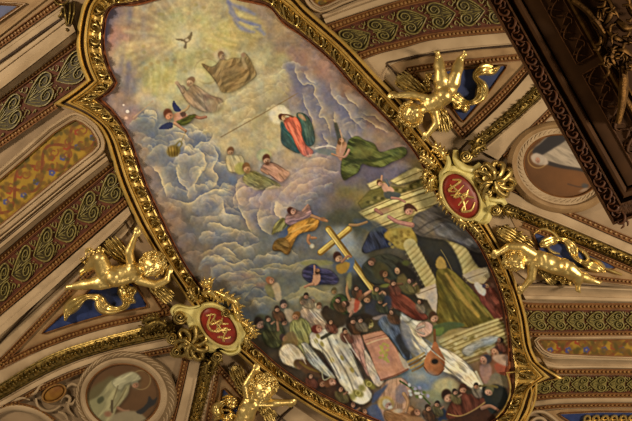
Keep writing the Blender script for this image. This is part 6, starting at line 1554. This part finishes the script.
# ------------------------------------------------------------------ dark carved canopy, nearer than the vault
ZC = 5.0
cz = empty('carved_canopy', PZ(613, 225, ZC), 'dark carved wooden canopy jutting in from the top right, nearer than the ceiling', 'canopy')
D1 = np.array([126, 225.0]); D1 /= np.linalg.norm(D1); N1_ = np.array([D1[1], -D1[0]])
D2 = np.array([20, -7.0]); D2 /= np.linalg.norm(D2); N2_ = np.array([D2[1], -D2[0]])
CN = np.array([613, 225.0])


def crow(o):
    """mitred line at o px inside the canopy edge"""
    a = CN - D1 * 330 + N1_ * o; b = CN + D2 * 190 + N2_ * o
    Mx = np.array([D1, -D2]).T; k = np.linalg.solve(Mx, (CN + N2_ * o) - (CN + N1_ * o)); m = CN + N1_ * o + D1 * k[0]
    return a, m, b


def cgrid(prof, n=30):
    rows = []
    for o, z in prof:
        a, m, b = crow(o)
        L = np.vstack([np.linspace(a, m, n), np.linspace(m, b, n)[1:]])
        rows.append(PZ(L[:, 0], L[:, 1], z))
    return MB().grid(np.stack(rows))


def cpt(s, o):
    return CN + D1 * (s - 258) + N1_ * o


def cridge(mb, P, w, z, hh, n=None, taper=(0.7, 1, 0.5)):
    P = np.asarray(P, float); n = n or max(5, int(length(P) / 2)); c = smooth_line(P, n); s = np.linspace(0, 1, n)
    ww = w * np.interp(s, np.linspace(0, 1, len(taper)), taper)
    T = np.gradient(c, axis=0); T /= np.linalg.norm(T, axis=1)[:, None] + 1e-9; N = np.stack([-T[:, 1], T[:, 0]], 1)
    o = np.array([p[0] for p in HALF]); k = np.array([p[1] for p in HALF])
    X = c[:, None] + N[:, None] * (ww[:, None] * o[None])[..., None]
    mb.grid(PZ(X[..., 0], X[..., 1], z - hh * k[None, :] * (ww / w)[:, None]))


obj('canopy_back', cgrid([(2, ZC + 0.02), (40, ZC + 0.25), (170, ZC + 0.3)]), 'wood', cz)
obj('carved_edge', cgrid([(2, ZC + 0.04), (0, ZC + 0.02), (1, ZC - 0.01), (2.5, ZC - 0.015), (3, ZC + 0.005), (15.5, ZC + 0.005), (16, ZC - 0.01), (17.5, ZC - 0.01), (18, ZC + 0.05)]), 'woodcarve', cz)
mb = MB()
for k in range(-5, 19):
    s0 = 14 * k + 6; f = 1 if k % 2 else -1; m = lambda o: 9.5 + f * (o - 9.5)
    cridge(mb, [cpt(s0 - 7, m(5)), cpt(s0 - 3, m(4)), cpt(s0 + 1, m(6)), cpt(s0 + 3, m(10)), cpt(s0 + 1, m(13.5)), cpt(s0 - 2, m(12)), cpt(s0 - 1, m(9.5))], 1.5, ZC + 0.005, 0.025, n=16, taper=(0.5, 1, 1, 0.8, 0.5))
    cridge(mb, [cpt(s0 + 1, m(6)), cpt(s0 + 5, m(4.5)), cpt(s0 + 8, m(7))], 1.4, ZC + 0.005, 0.02); cridge(mb, [cpt(s0 + 3, m(9)), cpt(s0 + 6, m(10)), cpt(s0 + 7, m(14))], 1.2, ZC + 0.005, 0.02); cridge(mb, [cpt(s0 - 6, m(7)), cpt(s0 - 5, m(11)), cpt(s0 - 6, m(14))], 1.2, ZC + 0.005, 0.018)
obj('edge_carving', mb, mat('carved_mahogany', (92, 48, 20), (62, 32, 13), scale=30.0, rough=0.65, spec=0.2), cz, sharp=60)
obj('rail', cgrid([(18, ZC + 0.05), (21, ZC + 0.06), (22, ZC + 0.01), (24, ZC - 0.005), (26.5, ZC - 0.008), (29, ZC + 0.005), (30, ZC + 0.02), (31, ZC + 0.05)]), 'wood', cz)
obj('soffit', cgrid([(31.5, ZC + 0.05), (32, ZC + 0.01), (33, ZC + 0.008), (44, ZC + 0.008), (170, ZC + 0.008)]), 'wood', cz)
for s0, s1 in ((-70, 100), (112, 222)):
    q = [cpt(s0, 47), cpt(s1, 47), cpt(s1, 67), cpt(s0, 67)]
    mb = MB(); Q = np.array(q); inner = Q.mean(0) + (Q - Q.mean(0)) * np.array([0.97, 0.97])
    for a, b in zip(q, q[1:] + q[:1]): cridge(mb, [a, (np.array(a) + b) / 2, b], 1.0, ZC + 0.012, 0.012, taper=(1, 1, 1))
    pn = obj('panel_border', mb, 'woodcarve', cz)
    mb = MB(); k = 0; s = s0 + 7
    while s < s1 - 4:
        sg = 1 if k % 2 else -1; c = 57 + sg * 3
        cridge(mb, [cpt(s - 6, c - sg * 7), cpt(s - 2, c), cpt(s + 4, c + sg * 5), cpt(s + 9, c + sg * 1)], 1.5, ZC + 0.012, 0.022); cridge(mb, [cpt(s - 3, c + sg * 5), cpt(s, c), cpt(s + 5, c - sg * 6)], 1.3, ZC + 0.012, 0.02)
        cridge(mb, [cpt(s - 5, c + sg * 2), cpt(s - 1, c + sg * 7), cpt(s + 5, c + sg * 7)], 1.0, ZC + 0.012, 0.014)
        s += 13; k += 1
    obj('panel_carving', mb, 'woodcarve', cz, sharp=60)
mb = MB(); cridge(mb, [cpt(-80, 73), cpt(60, 73), cpt(240, 73)], 3.4, ZC + 0.01, 0.03, taper=(1, 1, 1)); obj('gilded_rod', mb, 'woodgold', cz)
mb = MB(); cridge(mb, [cpt(-80, 82), cpt(60, 80.5), cpt(200, 80)], 1.6, ZC + 0.01, 0.02, taper=(1, 1, 1)); obj('gilded_rod', mb, 'woodgold', cz)
gf = cz
r = random.Random(5); mb = MB()
for P, w in (([(572, 0), (584, 8), (596, 20), (606, 36), (604, 46)], 4), ([(608, 0), (612, 10), (606, 22), (600, 28)], 4), ([(622, 60), (624, 80), (622, 104), (618, 124)], 5), ([(590, -6), (600, -2), (612, -6)], 5), ([(616, 20), (626, 28), (636, 26)], 5), ([(606, 30), (616, 38), (630, 44)], 3.5), ([(610, 52), (622, 50), (634, 58)], 4), ([(628, 6), (634, 14), (640, 12)], 4), ([(616, 44), (612, 58), (618, 68)], 4)):
    cridge(mb, P, w, ZC - 0.02, 0.10)
obj('gilded_scroll', mb, 'woodgold', gf, sharp=60)['label'] = 'bronzed gilt scrolls'
mb = MB()
for k in range(46):
    x, y = 600 + r.random() * 36, -4 + r.random() * 74; an = r.random() * 6.28; L = 3 + r.random() * 5
    cridge(mb, [(x, y), (x + math.cos(an) * L, y + math.sin(an) * L), (x + math.cos(an + .6) * L * 1.7, y + math.sin(an + .6) * L * 1.7)], 1.8, ZC - 0.06, 0.06)
obj('gilded_leaf_carving', mb, 'woodgold', gf, sharp=60)
# ------------------------------------------------------------------ camera and light
cam = bpy.data.cameras.new('camera'); cam.sensor_width = 36; cam.lens = FPX / W * 36; cam.clip_end = 200
co = bpy.data.objects.new('camera', cam); COL.objects.link(co)
co.matrix_world = Matrix(((RGT[0], UPV[0], -DIRV[0], EYE[0]), (RGT[1], UPV[1], -DIRV[1], EYE[1]), (RGT[2], UPV[2], -DIRV[2], EYE[2]), (0, 0, 0, 1)))
scene.camera = co

w = bpy.data.worlds.new('hall_light'); scene.world = w; w.use_nodes = True
bg = w.node_tree.nodes['Background']
bg.inputs['Color'].default_value = (1.0, 0.78, 0.50, 1); bg.inputs['Strength'].default_value = 0.11


def area_lamp(name, loc, target, size, power, col=(1.0, 0.80, 0.55)):
    l = bpy.data.lights.new(name, 'AREA'); l.shape = 'DISK'; l.size = size; l.energy = power; l.color = col
    o = bpy.data.objects.new(name, l); COL.objects.link(o); o.location = loc
    d = Vector(target) - Vector(loc); o.rotation_euler = d.to_track_quat('-Z', 'Y').to_euler()
    return o


area_lamp('hall_lamp', (8.5, 0.5, 2.2), (0.0, CY, 8.4), 1.6, 760)
area_lamp('hall_lamp', (-7.0, -1.5, 3.0), (-1.0, CY, 8.4), 1.2, 500)
area_lamp('hall_lamp', (-1.0, 8.0, 3.4), (0.0, CY, 8.4), 1.0, 80)

scene.view_settings.view_transform = 'Standard'
scene.view_settings.look = 'None'
scene.view_settings.gamma = 1.0
scene.view_settings.use_curve_mapping = False
scene.view_settings.exposure = 0.0
